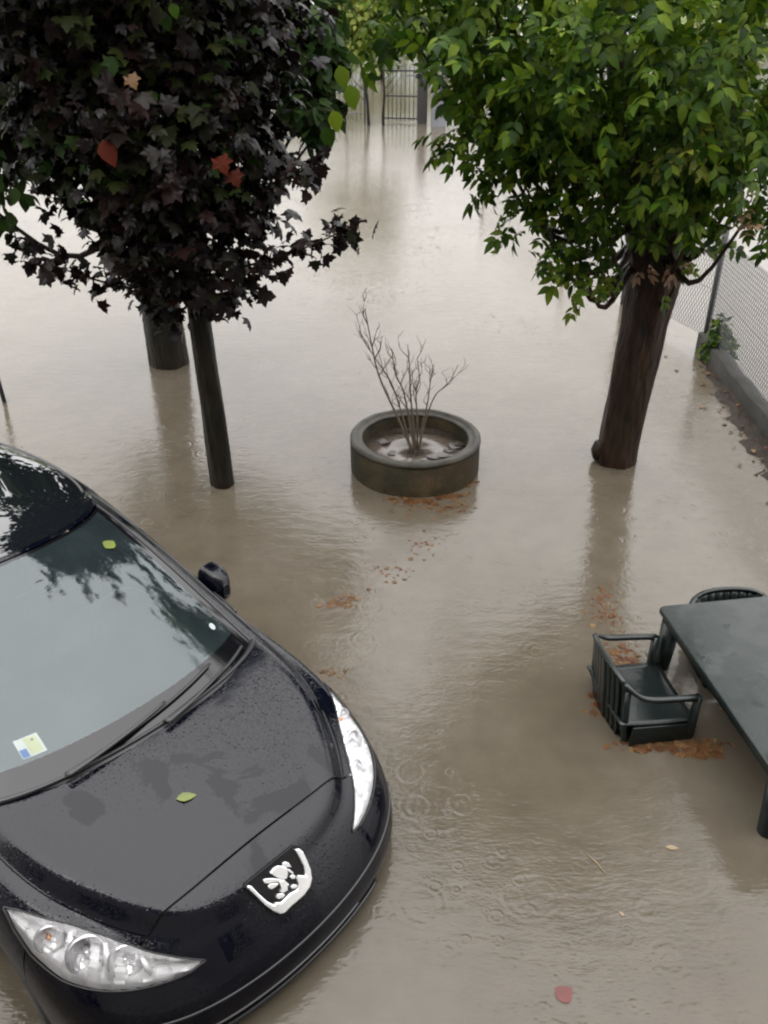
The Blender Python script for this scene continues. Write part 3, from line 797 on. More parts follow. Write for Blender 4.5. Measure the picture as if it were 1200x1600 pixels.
def build_car():
    M = car_materials()
    car = empty('parked_car', (CAR_T[0], CAR_T[1], -WATER_DEPTH), CAR_A)
    tag(car, 'black hatchback car standing in the flood with rain on its bonnet', 'car')

    # ---------------- lower body, cut into panels
    ss = np.concatenate([np.linspace(0, 5.0, 210), np.linspace(5.0, 9.0, 110)[1:]])
    rs = np.concatenate([np.linspace(0, 3.6, 30), np.linspace(3.6, 8.4, 130)[1:], np.linspace(8.4, 10, 26)[1:]])
    bm = bmesh.new()
    lr = bm.verts.layers.float.new('r'); ls = bm.verts.layers.float.new('s')
    for sgn in (1, -1):
        rr, s2 = np.meshgrid(rs, ss, indexing='ij')
        P = bs_eval(L_EXT, rr, s2); P[..., 1] *= sgn
        vs = []
        for i in range(len(rs)):
            row = []
            for j in range(len(ss)):
                v = bm.verts.new(P[i, j]); v[lr] = rs[i]; v[ls] = ss[j]; row.append(v)
            vs.append(row)
        for i in range(len(rs) - 1):
            for j in range(len(ss) - 1):
                q = (vs[i][j], vs[i][j+1], vs[i+1][j+1], vs[i+1][j])
                bm.faces.new(q if sgn < 0 else q[::-1])
    bmesh.ops.remove_doubles(bm, verts=bm.verts[:], dist=2e-4)
    for x in (0.338, 0.346, 1.50, 1.506, 2.52, 2.526, 3.42, 3.428, 0.640, 0.646):
        bmesh.ops.bisect_plane(bm, geom=bm.verts[:] + bm.edges[:] + bm.faces[:], plane_co=(x, 0, 0), plane_no=(1, 0, 0))
    bm.faces.ensure_lookup_table()
    panels = {}
    for f in bm.faces:
        c = f.calc_center_median(); x, y, z = c
        r_ = sum(v[lr] for v in f.verts) / len(f.verts); s_ = sum(v[ls] for v in f.verts) / len(f.verts)
        lo, up = lamp_limits(s_)
        side = 'R' if y > 0 else 'L'
        if 1.06 < s_ < 3.98 and lo + 0.03 < r_ < up - 0.03: continue
        if r_ > 7.2 and s_ > 5.6: continue
        wheel = False
        for wx in (0.885, 3.49):
            if (x - wx)**2 + (z - 0.31)**2 < 0.355**2 and abs(y) > 0.55 and r_ < 5: wheel = True
        if wheel: continue
        if 0.338 < x < 0.346 and r_ > 5.2 and s_ < 4.0: continue
        if x > 0.346 and 5.80 < r_ < 5.88 and x < 1.34: continue
        if r_ > 0.9 and r_ < 5.7 and (1.50 < x < 1.506 or 2.52 < x < 2.526 or 3.42 < x < 3.428): continue
        if 0.640 < x < 0.646 and r_ < 3.95 and s_ > 2.8: continue
        if x <= 0.338 or (r_ < 3.97 and x < 0.643 and s_ < 4.2): k = ('bumper', '')
        elif r_ >= 5.8 and x < 1.34 and s_ < 5.6: k = ('hood', '')
        elif x < 1.503: k = ('fender', side)
        elif r_ < 0.9: k = ('sill', side)
        elif x < 2.523: k = ('front_door', side)
        elif x < 3.424: k = ('rear_door', side)
        else: k = ('rear_body', '')
        panels.setdefault(k, []).append(f)
    part = {}
    for (name, side), fs in panels.items():
        idx = {}; V = []; F = []
        for f in fs:
            q = []
            for v in f.verts:
                if v.index not in idx or True:
                    key = v
                    if key not in idx: idx[key] = len(V); V.append(v.co[:])
                q.append(idx[key])
            F.append(q)
        part[(name, side)] = obj(name, V, orient(V, F) if name != 'x' else F, M['paint'], car)
    bm.free()
    # dark shell behind the gaps
    rs2 = np.linspace(0.0, 8.6, 40); ss2 = np.linspace(-6.0, 6.0, 120)
    P = patch(L_EXT, rs2, ss2, -0.016)
    sh = []
    for f in grid_faces(len(rs2), len(ss2)):
        c = P[list(f)].mean(0); j = f[0] % len(ss2); i = f[0] // len(ss2)
        s_ = abs(ss2[j] + 0.05); lo, up = lamp_limits(s_); r_ = rs2[i] + 0.1
        if 1.0 < s_ < 4.05 and lo - 0.25 < r_ < up + 0.3: continue
        if any((c[0]-wx)**2 + (c[2]-0.31)**2 < 0.34**2 for wx in (0.885, 3.49)) and r_ < 5: continue
        sh.append(f)
    obj('inner_shell', P, sh, M['cavity'], car)

    # ---------------- headlights
    for sgn in (1, -1):
        lamp = empty('headlight'); lamp.parent = car
        n, m = 60, 15
        t = np.linspace(0, 1, n); s = 1.05 + 2.95 * t; lo, up = lamp_limits(s)
        k = np.linspace(0, 1, m)
        rr = lo[None, :] + (up - lo)[None, :] * k[:, None]; s2 = np.broadcast_to(s, rr.shape)
        P = bs_eval(L_EXT, rr, s2); N = fix_out(P, bs_normal(L_EXT, rr, s2))
        edge = np.minimum(k, 1 - k)[:, None] * np.minimum(t * 6, np.minimum((1 - t) * 6, 1))[None, :]
        Q = P + N * (0.002 + 0.016 * np.minimum(edge * 2.2, 0.5))[..., None]
        Q[..., 1] *= sgn
        obj('lens', Q.reshape(-1, 3), orient(Q.reshape(-1, 3), grid_faces(m, n)), M['lens'], lamp)
        # stepped bright housing behind the lens
        depth = 0.010 + 0.055 * np.clip(edge * 3.2, 0, 1)
        step = 0.012 * np.sign(np.sin(t * 46))[None, :] * np.clip(edge * 4, 0, 1) + 0.008 * np.sin(k * 40)[:, None] * np.clip(edge * 4, 0, 1)
        B = P - N * (depth + step)[..., None]
        B[..., 1] *= sgn
        obj('housing', B.reshape(-1, 3), grid_faces(m, n, flip=sgn < 0), M['reflector'], lamp, smooth=False)
        # round reflector bowls with bulbs, opening forwards and a little outwards
        fwd = np.array([-0.86, 0.34, 0.36]); fwd /= np.linalg.norm(fwd)
        for (sb, kb, rad, nm) in ((2.05, 0.45, 0.062, 'low_beam'), (2.62, 0.44, 0.072, 'high_beam'), (3.22, 0.47, 0.050, 'indicator')):
            l2, u2 = lamp_limits(sb); rb = l2 + (u2 - l2) * kb
            c = bs_eval(L_EXT, rb, sb) - 0.040 * fwd
            a = np.cross(fwd, [0, 0, 1.0]); a /= np.linalg.norm(a); b = np.cross(a, fwd)
            V = []; nn = 26
            prof = [(0.12, -0.75), (0.35, -0.62), (0.62, -0.40), (0.84, -0.15), (1.0, 0.12), (1.07, 0.12), (1.07, -0.2)]
            for (pr, pz) in prof:
                for q in range(nn):
                    th = 2 * math.pi * q / nn
                    V.append(c + rad * (pr * (math.cos(th) * a + math.sin(th) * b) + pz * fwd))
            V = np.array(V); V[:, 1] *= sgn
            F = [(i*nn+q, i*nn+(q+1) % nn, (i+1)*nn+(q+1) % nn, (i+1)*nn+q) for i in range(len(prof)-1) for q in range(nn)]
            obj('reflector_bowl', V, F, M['bowl'], lamp)
            mb = MB(); p0 = c - 0.7 * rad * fwd; p1 = c - 0.05 * rad * fwd
            for p in (p0, p1): p[1] *= sgn
            mb.tube([p0, p0*.5+p1*.5, p1, p1 + (p1-p0)*.1], [rad*.16, rad*.16, rad*.14, rad*.04], 10)
            mb.build('bulb', M['amber'] if nm == 'indicator' else M['chrome'], lamp)
        # slanted bright fins between the bowls
        for (sa, ka, sb2, kb2) in ((2.30, 0.15, 2.42, 0.85), (2.90, 0.18, 2.98, 0.82), (1.72, 0.25, 1.85, 0.75)):
            pts = []
            for (sx, kx) in ((sa, ka), ((sa+sb2)/2, (ka+kb2)/2), (sb2, kb2)):
                l2, u2 = lamp_limits(sx); rb = l2 + (u2 - l2) * kx
                p = bs_eval(L_EXT, rb, sx); nn_ = fix_out(p[None], bs_normal(L_EXT, rb, sx)[None])[0]
                p = p - 0.028 * nn_; p[1] *= sgn; pts.append(p)
            MB().tube(pts, [0.010, 0.014, 0.010], 6, 0.5).build('bright_fin', M['reflector'], lamp)
        # dark rubber round the lens
        rim = np.concatenate([Q[0], Q[-1][::-1]])
        MB().tube(rim, 0.0035, 6).build('lens_seal', M['seal'], lamp)

    # ---------------- badge on the nose
    td = np.array([.594, 0, .805]); td /= np.linalg.norm(td); nn_ = np.array([-td[2], 0, td[0]]); O = np.array([.150, 0, .690])
    def flat(name, poly, h0, h1, mat, parent, bevel=0.0):
        m = len(poly)
        V = [O + nn_ * h + np.array([0, y, 0]) + td * t_ for h in (h0, h1) for (y, t_) in poly]
        F = [tuple(range(m))[::-1], tuple(range(m, 2*m))] + [(i, (i+1) % m, m + (i+1) % m, m + i) for i in range(m)]
        o = obj(name, V, F, mat, parent, smooth=False, bevel=bevel)
        b2 = bmesh.new(); b2.from_mesh(o.data); bmesh.ops.recalc_face_normals(b2, faces=b2.faces[:]); b2.to_mesh(o.data); b2.free()
        return o
    HEAD= [(-0.0221, 0.098), (-0.0302, 0.1079), (-0.0439, 0.1039), (-0.0534, 0.089), (-0.0555, 0.0676), (-0.0428, 0.0789), (-0.0316, 0.0831)]
    BODY= [(0.0365, 0.1096), (0.0128, 0.1157), (-0.0059, 0.113), (-0.024, 0.0974), (-0.0356, 0.0782), (-0.0307, 0.06), (-0.016, 0.0452), (0.0055, 0.0513), (0.0211, 0.0786)]
    HLEG= [(0.0747, 0.1048), (0.0639, 0.1045), (0.0383, 0.0875), (0.0235, 0.0745), (0.0007, 0.0517), (0.0087, 0.0458), (0.0299, 0.0636), (0.061, 0.079), (0.0741, 0.0908)]
    LEG2= [(0.0689, 0.0732), (0.0549, 0.0744), (0.0284, 0.0585), (0.0245, 0.0497), (0.0426, 0.0496), (0.0605, 0.0533), (0.0682, 0.063)]
    MLEG= [(0.0197, 0.0579), (-0.0024, 0.0493), (-0.0125, 0.02), (-0.0021, 0.0179), (0.0028, 0.0058), (0.0257, 0.0093), (0.0358, 0.0229), (0.0231, 0.029)]
    PAW= [(0.0562, 0.0187), (0.0476, 0.022), (0.0288, 0.0117), (0.0227, -0.0009), (0.0337, -0.0042), (0.0525, 0.0022), (0.0586, 0.0108)]
    ARM= [(-0.0356, 0.0782), (-0.0443, 0.0658), (-0.0514, 0.0427), (-0.0454, 0.0443), (-0.033, 0.0662)]
    HAND= [(-0.0296, 0.0449), (-0.0433, 0.0447), (-0.0521, 0.0322), (-0.0464, 0.0226), (-0.0327, 0.0307)]
    TAIL= [(-0.0132, 0.0096), (-0.0293, 0.0095), (-0.0405, -0.0029), (-0.0331, -0.0113), (-0.0155, -0.002)]
    CHROME= [(0.1455, 0.125), (0.1364, 0.1296), (0.1274, 0.1191), (0.1158, 0.0756), (0.0995, 0.0283), (0.0813, -0.0012), (0.0704, 0.0022), (0.0519, -0.012), (-0.0003, -0.0084), (-0.0323, -0.0166), (-0.0502, -0.0022), (-0.0504, 0.0215), (-0.0635, 0.0278), (-0.0911, 0.0033), (-0.103, 0.0388), (-0.1033, 0.0787), (-0.1003, 0.1209), (-0.1184, 0.1119), (-0.1282, 0.0888), (-0.1262, 0.0459), (-0.1226, 0.0082), (-0.1108, -0.0233), (-0.0858, -0.0449), (-0.0465, -0.0553), (0.0224, -0.0543), (0.0601, -0.0566), (0.0772, -0.0474), (0.0939, -0.0227), (0.1134, 0.0195), (0.1295, 0.0744)]
    PLATE= [(0.1378, 0.1384), (0.0094, 0.1368), (-0.1087, 0.1349), (-0.1292, 0.1142), (-0.1296, 0.0435), (-0.1108, -0.0233), (-0.0759, -0.0455), (0.024, -0.057), (0.0679, -0.0545), (0.0947, -0.024), (0.1302, 0.073), (0.15, 0.1283)]
    badge = empty('badge'); badge.parent = car
    PL = [(y * 1.02, t_) for (y, t_) in PLATE]
    flat('badge_plate', PL, -0.03, 0.006, M['frit'], badge, 0.002)
    flat('badge_surround', CHROME, 0.0062, 0.020, M['chrome'], badge, 0.005)
    lion = flat('badge_lion', BODY, 0.0062, 0.016, M['chrome'], badge, 0.003)
    for q, pl in enumerate((HEAD, HLEG, LEG2, MLEG, PAW, ARM, HAND, TAIL)):
        flat('badge_lion', pl, 0.0062, 0.0145 + 0.0004 * q, M['chrome'], badge, 0.002)

    # ---------------- bumper trim
    def on_body(r_, s_arr, off):
        s_arr = np.asarray(s_arr, float); rr = np.broadcast_to(r_, s_arr.shape)
        P = bs_eval(L_EXT, rr, s_arr); N = fix_out(P, bs_normal(L_EXT, rr, np.where(abs(s_arr) < 2e-3, 2e-3, s_arr)))
        return P + N * off
    MB().tube(on_body(1.75, np.linspace(-0.75, 1.6, 60), 0.003), 0.0050, 8).build('bumper_strip', M['lip'], car)
    MB().tube(on_body(2.75, np.concatenate([np.linspace(-2.6, 2.6, 90)]), -0.001), 0.006, 8).build('bumper_seam', M['seal'], car)
    rs3 = np.linspace(0.2, 1.45, 14); ss3 = np.linspace(-1.25, 1.25, 60)
    obj('lower_grille', patch(L_EXT, rs3, ss3, 0.003), grid_faces(14, 60), M['black'], car)
    for rg in (0.45, 0.75, 1.05, 1.32):
        MB().tube(on_body(rg, np.linspace(-1.2, 1.2, 50), 0.008), 0.006, 6).build('grille_bar', M['seal'], car)

    # ---------------- greenhouse
    RB, RT = 0.60, 3.32
    fr, ft = 0.34, 0.08
    def glass(name, r0, r1, s0, s1, mat, nr=40, ns=60, off=0.0, parent=None):
        a, b = np.linspace(r0, r1, nr), np.linspace(s0, s1, ns)
        P = patch(G_EXT, a, b, off)
        return obj(name, P, orient(P, grid_faces(nr, ns)), mat, parent or car)
    ws = empty('windscreen'); ws.parent = car
    SW = 2.15
    glass('screen_glass', RB + fr, RT - ft, -SW + 0.28, SW - 0.28, M['glass'], 60, 90, 0.0, ws)
    mb = MB()
    for (a0, a1, b0, b1) in ((RB, RB + fr, -SW, SW), (RT - ft, RT, -SW, SW), (RB + fr, RT - ft, -SW, -SW + 0.28), (RB + fr, RT - ft, SW - 0.28, SW)):
        a, b = np.linspace(a0, a1, 24 if a1 - a0 > 1 else 8), np.linspace(b0, b1, 60 if b1 - b0 > 1 else 8)
        P = patch(G_EXT, a, b); mb.add(P, orient(P, grid_faces(len(a), len(b))))
    mb.build('screen_border', M['frit'], ws)
    def on_g(r_, s_, off):
        r_, s_ = np.broadcast_arrays(np.asarray(r_, float), np.asarray(s_, float))
        P = bs_eval(G_EXT, r_, s_); N = fix_out(P, bs_normal(G_EXT, r_, np.where(abs(s_) < 2e-3, 2e-3, s_)))
        return P + N * np.asarray(off, float)[..., None]
    loop = np.concatenate([on_g(RB, np.linspace(-SW, SW, 80), 0.0), on_g(np.linspace(RB, RT, 40)[1:], SW, 0.0)])
    MB().tube(on_g(RB, np.linspace(-SW - 0.02, SW + 0.02, 90), 0.003), [0.008 + 0.010 * abs(q)**3 for q in np.linspace(-1, 1, 90)], 8).build('screen_seal', M['seal'], ws)
    for sg in (-1, 1):
        MB().tube(on_g(np.linspace(RB, RT, 50), sg * SW, 0.002), 0.006, 6).build('screen_seal', M['seal'], ws)
    # pillars and roof
    for sg in (-1, 1):
        a, b = np.linspace(RB - 0.55, 3.75, 60), np.linspace(sg * (SW + 0.02), sg * 3.05, 14)
        P = patch(G_EXT, a, b); obj('roof_pillar', P, orient(P, grid_faces(60, 14)), M['paint'], car)
        MB().tube(on_g(np.linspace(0.3, 3.7, 60), sg * 2.72, 0.001), 0.004, 6).build('pillar_seam', M['seal'], car)
        a, b = np.linspace(RB + 0.25, 3.05, 30), np.linspace(sg * 3.1, sg * 4.6, 40)
        obj('side_window', patch(G_EXT, a, b, -0.004), grid_faces(30, 40, flip=sg < 0), M['dark_glass'], car)
        a, b = np.linspace(RB + 0.25, 3.05, 30), np.linspace(sg * 4.72, sg * 6.2, 40)
        obj('side_window', patch(G_EXT, a, b, -0.004), grid_faces(30, 40, flip=sg < 0), M['dark_glass'], car)
        mb = MB()
        for (a0, a1, b0, b1) in ((0.0, RB + 0.25, 3.05, 8.0), (3.05, 3.75, 3.05, 8.0), (RB + 0.25, 3.05, 4.6, 4.72), (RB + 0.25, 3.05, 6.2, 6.9)):
            a, b = np.linspace(a0, a1, 14), np.linspace(sg * b0, sg * b1, 50)
            mb.add(patch(G_EXT, a, b), grid_faces(14, 50, flip=sg < 0))
        mb.build('window_frame', M['paint'], car)
        MB().tube(on_g(RB + 0.2, np.linspace(sg * 3.05, sg * 6.3, 40), 0.003), 0.007, 6).build('waist_seal', M['seal'], car)
    a, b = np.linspace(RB + 0.25, 3.05, 30), np.concatenate([np.linspace(6.9, 8.0, 20)])
    mb = MB()
    for sg in (-1, 1): mb.add(patch(G_EXT, a, b * sg, 0.0), grid_faces(30, 20, flip=sg < 0))
    mb.build('rear_window', M['dark_glass'], car)
    a, b = np.linspace(RT + 0.05, 6.0, 50), np.linspace(-8, 8, 220)
    P = patch(G_EXT, a, b); rf = obj('roof', P, orient(P, grid_faces(50, 220)), M['paint'], car)
    a = np.linspace(RT + 0.16, 5.99, 40)
    P = patch(G_EXT, a, np.linspace(-6, 6, 160), 0.003); obj('roof_glass', P, orient(P, grid_faces(40, 160)), M['dark_glass'], rf)
    for sg in (-1, 1):
        MB().tube(on_g(3.72, np.linspace(sg * 2.6, sg * 6.4, 60), 0.004), 0.008, 6).build('roof_strip', M['seal'], rf)

    # ---------------- wipers on the foot of the screen
    for (sa, ra, sb, rb, off) in ((1.05, 0.62, -1.02, 0.86, 0.016), (-0.1, 0.60, -1.75, 0.72, 0.014)):
        wp = empty('wiper'); wp.parent = car
        q = np.linspace(0, 1, 24)
        P = on_g(ra + (rb - ra) * q, sa + (sb - sa) * q, off)
        MB().tube(P, 0.008, 6, 0.7).build('wiper_blade', M['black'], wp)
        P2 = on_g(ra + (rb - ra) * q * 0.75 - 0.055 * (1 - q), sa + (sb - sa) * (q * 0.62 + 0.0), off + 0.020 - 0.008 * q)
        MB().tube(P2, [0.013 - 0.006 * v for v in q], 8, 0.6).build('wiper_arm', M['black'], wp)
    # cowl strip
    a, b = np.linspace(0.30, 0.60, 6), np.linspace(-2.1, 2.1, 60)
    obj('cowl', patch(G_EXT, a, b, -0.004), grid_faces(6, 60), M['black'], car)

    # ---------------- door mirrors
    for sg in (-1, 1):
        mi = empty('door_mirror'); mi.parent = car
        V = []; nn2 = 22; st = []
        c0 = np.array([1.70, sg * 0.868, 1.000])
        prof = [(-0.115, 0.30, 0.35), (-0.095, 0.68, 0.72), (-0.05, 0.92, 0.95), (0.0, 1.0, 1.0), (0.045, 0.98, 0.98), (0.055, 0.90, 0.90)]
        for (dx, fy, fz) in prof:
            for q in range(nn2):
                th = 2 * math.pi * q / nn2
                cy, cz = math.cos(th), math.sin(th)
                e = 0.62
                cy = math.copysign(abs(cy)**e, cy); cz = math.copysign(abs(cz)**e, cz)
                V.append(c0 + np.array([dx, 0.070 * fy * cy, 0.110 * fz * cz]))
        F = [(i*nn2+q, i*nn2+(q+1) % nn2, (i+1)*nn2+(q+1) % nn2, (i+1)*nn2+q) for i in range(len(prof)-1) for q in range(nn2)]
        F.append(tuple(range(nn2))); F.append(tuple((len(prof)-1)*nn2 + q for q in range(nn2))[::-1])
        if sg < 0: F = [f[::-1] for f in F]
        o = obj('mirror_shell', V, F, M['paint'], mi)
        su = o.modifiers.new('s', 'SUBSURF'); su.levels = 2; su.render_levels = 2
        MB().tube([c0 + [0.0, -sg*.07, -.03], c0 + [-.01, -sg*.12, -.045], c0 + [-.03, -sg*.16, -.05]], [0.030, 0.032, 0.036], 10).build('mirror_foot', M['black'], mi)

    # ---------------- wheels
    for wx in (0.885, 3.49):
        for sg in (-1, 1):
            wh = empty('wheel', (wx, sg * 0.775, 0.31)); wh.parent = car
            prof = [(0.21, -0.10), (0.29, -0.10), (0.312, -0.075), (0.316, 0), (0.312, 0.075), (0.29, 0.10), (0.21, 0.10)]
            V, F = lathe(prof, 40); V = [(x, z, y) for (x, y, z) in V]
            obj('tyre', V, F, M['rubber'], wh)
            V, F = lathe([(0.0, 0.03), (0.06, 0.03), (0.08, 0.055), (0.19, 0.06), (0.212, 0.085), (0.212, -0.08), (0.0, -0.08)], 30)
            V = [(x, sg * z, y) for (x, y, z) in V]
            obj('rim', V, F, M['rim'], wh)
    # ---------------- inside
    a = MB()
    V = [(1.00,-.62,.90),(1.00,.62,.90),(1.35,.66,1.00),(1.35,-.66,1.00),(1.62,.64,.98),(1.62,-.64,.98),(1.66,.62,.55),(1.66,-.62,.55)]
    a.add(V, [(0,1,2,3),(3,2,4,5),(5,4,6,7)]).build('dashboard', M['dash'], car)
    obj('cabin_floor', [(1.0,-.8,.5),(3.9,-.8,.5),(3.9,.8,.5),(1.0,.8,.5)], [(0,1,2,3)], M['cavity'], car)
    for sg in (-1, 1):
        st = empty('front_seat'); st.parent = car
        MB().box((1.95, sg*.36-.24, .55), (2.45, sg*.36+.24, .70)).build('seat_cushion', M['seat'], st, True, .05)
        V = np.array([(x, y, z) for z in (0, 1) for y in (-.23, .23) for x in (0, .12)]); 
        b = MB().box((2.42, sg*.36-.23, .68), (2.55, sg*.36+.23, 1.16)).build('seat_back', M['seat'], st, True, .05)
        MB().box((2.52, sg*.36-.13, 1.18), (2.60, sg*.36+.13, 1.34)).build('head_rest', M['seat'], st, True, .04)
    # steering wheel on the car's left side
    pts = [(1.80 + .06*math.sin(t), -.36 + .18*math.cos(t), .95 + .17*math.sin(t)) for t in np.linspace(0, 2*math.pi, 33)]
    MB().tube(pts, .014, 8).build('steering_wheel', M['black'], car)
    # interior mirror with its foot on the glass
    im = empty('interior_mirror'); im.parent = car
    p = on_g(2.62, 0.0, -0.006)
    MB().tube([p, p + [0.02, 0, -0.03], p + [.05, 0, -.05]], [0.035, .02, .012], 10).build('mirror_stem', M['black'], im)
    MB().box((p[0]+.04, -.12, p[2]-.09), (p[0]+.06, .12, p[2]-.03)).build('mirror_glass', M['black'], im, True, .01)
    # paper sticker and a small clip on the glass, colours dimmed as if behind it
    def sticker(name, r0, r1, s0, s1, mat, off, parent):
        a, b = np.linspace(r0, r1, 5), np.linspace(s0, s1, 5)
        return obj(name, patch(G_EXT, a, b, off), grid_faces(5, 5), mat, parent)
    sk = empty('tax_sticker'); sk.parent = car
    sticker('sticker_sheet', 0.985, 1.205, 1.06, 1.36, M['sticker_white'], 0.0016, sk)
    sticker('sticker_panel', 1.01, 1.19, 1.09, 1.24, M['sticker_paper'], 0.0024, sk)
    sticker('sticker_panel', 0.995, 1.09, 1.26, 1.35, M['sticker_blue'], 0.0024, sk)
    sticker('sticker_mark', 1.14, 1.165, 1.13, 1.16, M['sticker_ink'], 0.0032, sk)
    q = np.linspace(0, 2*math.pi, 25)[:-1]
    P = on_g(1.17 + 0.045*np.sin(q), -1.62 + 0.060*np.cos(q), 0.003)
    obj('round_sticker', list(P), [tuple(range(24))[::-1]], M['sticker_white'], car)
    return car, M, on_g, on_body

CAR, CARM, on_g, on_body = build_car()

# =================================================================== PLANTER RING WITH BARE SHRUB
def planter():
    c = on_z(649, 679, 0.30); base = (c[0], c[1], 0.0)
    t = NT('mossy_concrete').set(rough=0.7, spec=0.15)
    n = t.noise(7, 6, .7); n2 = t.noise(40, 4); n3 = t.noise(1.6, 3)
    r = t.ramp(n.outputs['Fac'], [(0.28, (0.007, 0.0058, 0.002)), (0.5, (0.014, 0.0112, 0.0045)), (0.72, (0.026, 0.020, 0.011))])
    r3 = t.ramp(n3.outputs['Fac'], [(0.4, (0.70, 0.70, 0.40)), (0.62, (1.30, 1.02, 0.78))])
    mx = t.node('ShaderNodeMixRGB'); mx.blend_type = 'MULTIPLY'; mx.inputs[0].default_value = 1
    t.lk(r.outputs[0], mx.inputs[1]); t.lk(r3.outputs[0], mx.inputs[2]); t.lk(mx.outputs[0], t.b.inputs['Base Color'])
    h = t.math('ADD', n2.outputs['Fac'], n.outputs['Fac'])
    t.lk(t.bump(h, 0.5, 0.02).outputs[0], t.b.inputs['Normal'])
    conc = t.m
    pr = simple('rim_concrete', (0.024, 0.022, 0.015), 0.6, 0, 0.45, 9, 0.6, 60, spec=.3)
    root = empty('planter', base)
    tag(root, 'round mossy concrete ring planter standing in the water', 'planter')
    Ro, Ri = 0.548, 0.452
    V, F = lathe([(Ro-.012, -.33), (Ro, -.2), (Ro, .262), (Ri, .262), (Ri, -.33)], 72)
    r0 = np.random.default_rng(3)
    V = np.array(V); a = np.arctan2(V[:, 1], V[:, 0]); V[:, :2] *= (1 + .006*np.sin(5*a) + .004*np.sin(11*a + V[:, 2]*20))[:, None]
    obj('ring_wall', V, F, conc, root, True)
    V, F = lathe([(Ro+.002, .2625), (Ro+.003, .285), (Ro-.012, .302), (Ro-.045, .303), (Ro-.052, .286), (Ri+.012, .284), (Ri-.004, .276), (Ri-.003, .2625)], 72)
    V = np.array([np.array(v) * (1, 1, 1) + np.array([*(np.array(v[:2]) * .010 * mnoise.noise(Vector(v) * 5)), .007 * mnoise.noise(Vector(v) * 6) + .004 * mnoise.noise(Vector(v) * 19)]) for v in V])
    obj('rim', V, F, pr, root, True)
    # rainwater inside the ring
    V, F = lathe([(0.0001, .165), (Ri - .001, .165), (Ri - .001, -.3), (0.0001, -.3)], 60)
    ins = flood_water('planter_water', 0.6, (0.075, 0.062, 0.052), 0.0)
    obj('standing_water', V, F, ins, root, recalc=True)
    # dark leaves floating in it
    dk = simple('sodden_leaf', (0.020, 0.014, 0.010), 0.45)
    for (x, y, a, s) in ((.16, -.16, .3, .16), (.20, -.20, 2.6, .14), (.31, -.02, 1.0, .17), (.33, .06, .2, .15), (-.18, -.13, 2.0, .11), (-.30, .07, .6, .12), (.28, -.09, 1.4, .15), (-.24, .12, 2.9, .10), (.10, -.24, 3.3, .1)):
        V, T = T_OVATE
        me = tri_mesh('leaf', V * s, T, dk)
        o = link('sodden_leaf', me, None); o.location = (base[0]+x, base[1]+y, .176); o.rotation_euler = (random.uniform(-.15, .15), random.uniform(-.1, .1), a)
        tag(o, 'dark sodden leaf floating inside the concrete ring planter', 'leaf', 'sodden leaves inside the planter')
    # shrub
    twig = simple('bare_twig', (0.060, 0.044, 0.028), 0.7, 0, .35, 30)
    sh = empty('bare_shrub', (base[0], base[1], .15))
    tag(sh, 'leafless brown shrub growing from the concrete ring planter', 'shrub')
    r0 = random.Random(5)
    def stem(ctrl, rad, kids, depth=0):
        C = spline(ctrl, 22)
        mb = MB(); mb.tube(C, list(np.linspace(rad, rad*.3, 22)), 6)
        def twigs(C, rad, lvl, n):
            for _ in range(n):
                i = r0.randint(7, 21) if lvl == 0 else r0.randint(2, len(C)-1)
                p = C[i]; d = C[min(i+1, len(C)-1)] - C[max(i-1, 0)]; d = d / (np.linalg.norm(d) + 1e-9)
                d = d + np.array([r0.gauss(0, .55), r0.gauss(0, .45), r0.gauss(.15, .3)]); d /= np.linalg.norm(d)
                L = r0.uniform(.06, .20) * (1 if lvl == 0 else .55)
                K = spline([p, p + d*L*.5 + np.array([r0.gauss(0, .012), 0, .01]), p + d*L + np.array([r0.gauss(0, .02), 0, .03])], 7)
                mb.tube(K, list(np.linspace(rad*.45, .0012, 7)), 4)
                if lvl < 1: twigs(K, rad*.6, lvl+1, 2)
        twigs(C, rad, 0, int(kids * .75))
        mb.build('stem', twig, sh)
    b = np.array([base[0], base[1], .15])
    def Y(px, py, dy=0): return on_y(px, py, base[1] + dy) - b
    foot = np.array([0, 0, -.02])
    def F_(x, dy=0): return np.array([x, dy, -.02])
    stem([F_(-.02), Y(625, 660), Y(594, 592), Y(582, 545, .02), Y(570, 482, .04)], .012, 11)
    stem([F_(-.03, .02), Y(630, 655), Y(612, 600), Y(590, 565, -.02), Y(560, 520, -.04)], .009, 8)
    stem([F_(0, -.02), Y(640, 660), Y(630, 610), Y(618, 585), Y(612, 545)], .010, 9)
    stem([F_(.01), Y(645, 655), Y(641, 610), Y(640, 575), Y(637, 538)], .010, 9)
    stem([F_(.02, .02), Y(652, 655), Y(650, 615), Y(655, 590), Y(652, 560)], .009, 8)
    stem([F_(.03), Y(660, 665), Y(668, 630), Y(672, 600), Y(677, 570)], .009, 6)
    stem([F_(.03, -.02), Y(664, 660), Y(680, 618), Y(700, 600), Y(716, 570)], .008, 5)
    stem([F_(.0, .03), Y(640, 650), Y(626, 625), Y(610, 600), Y(600, 560)], .007, 7)
planter()

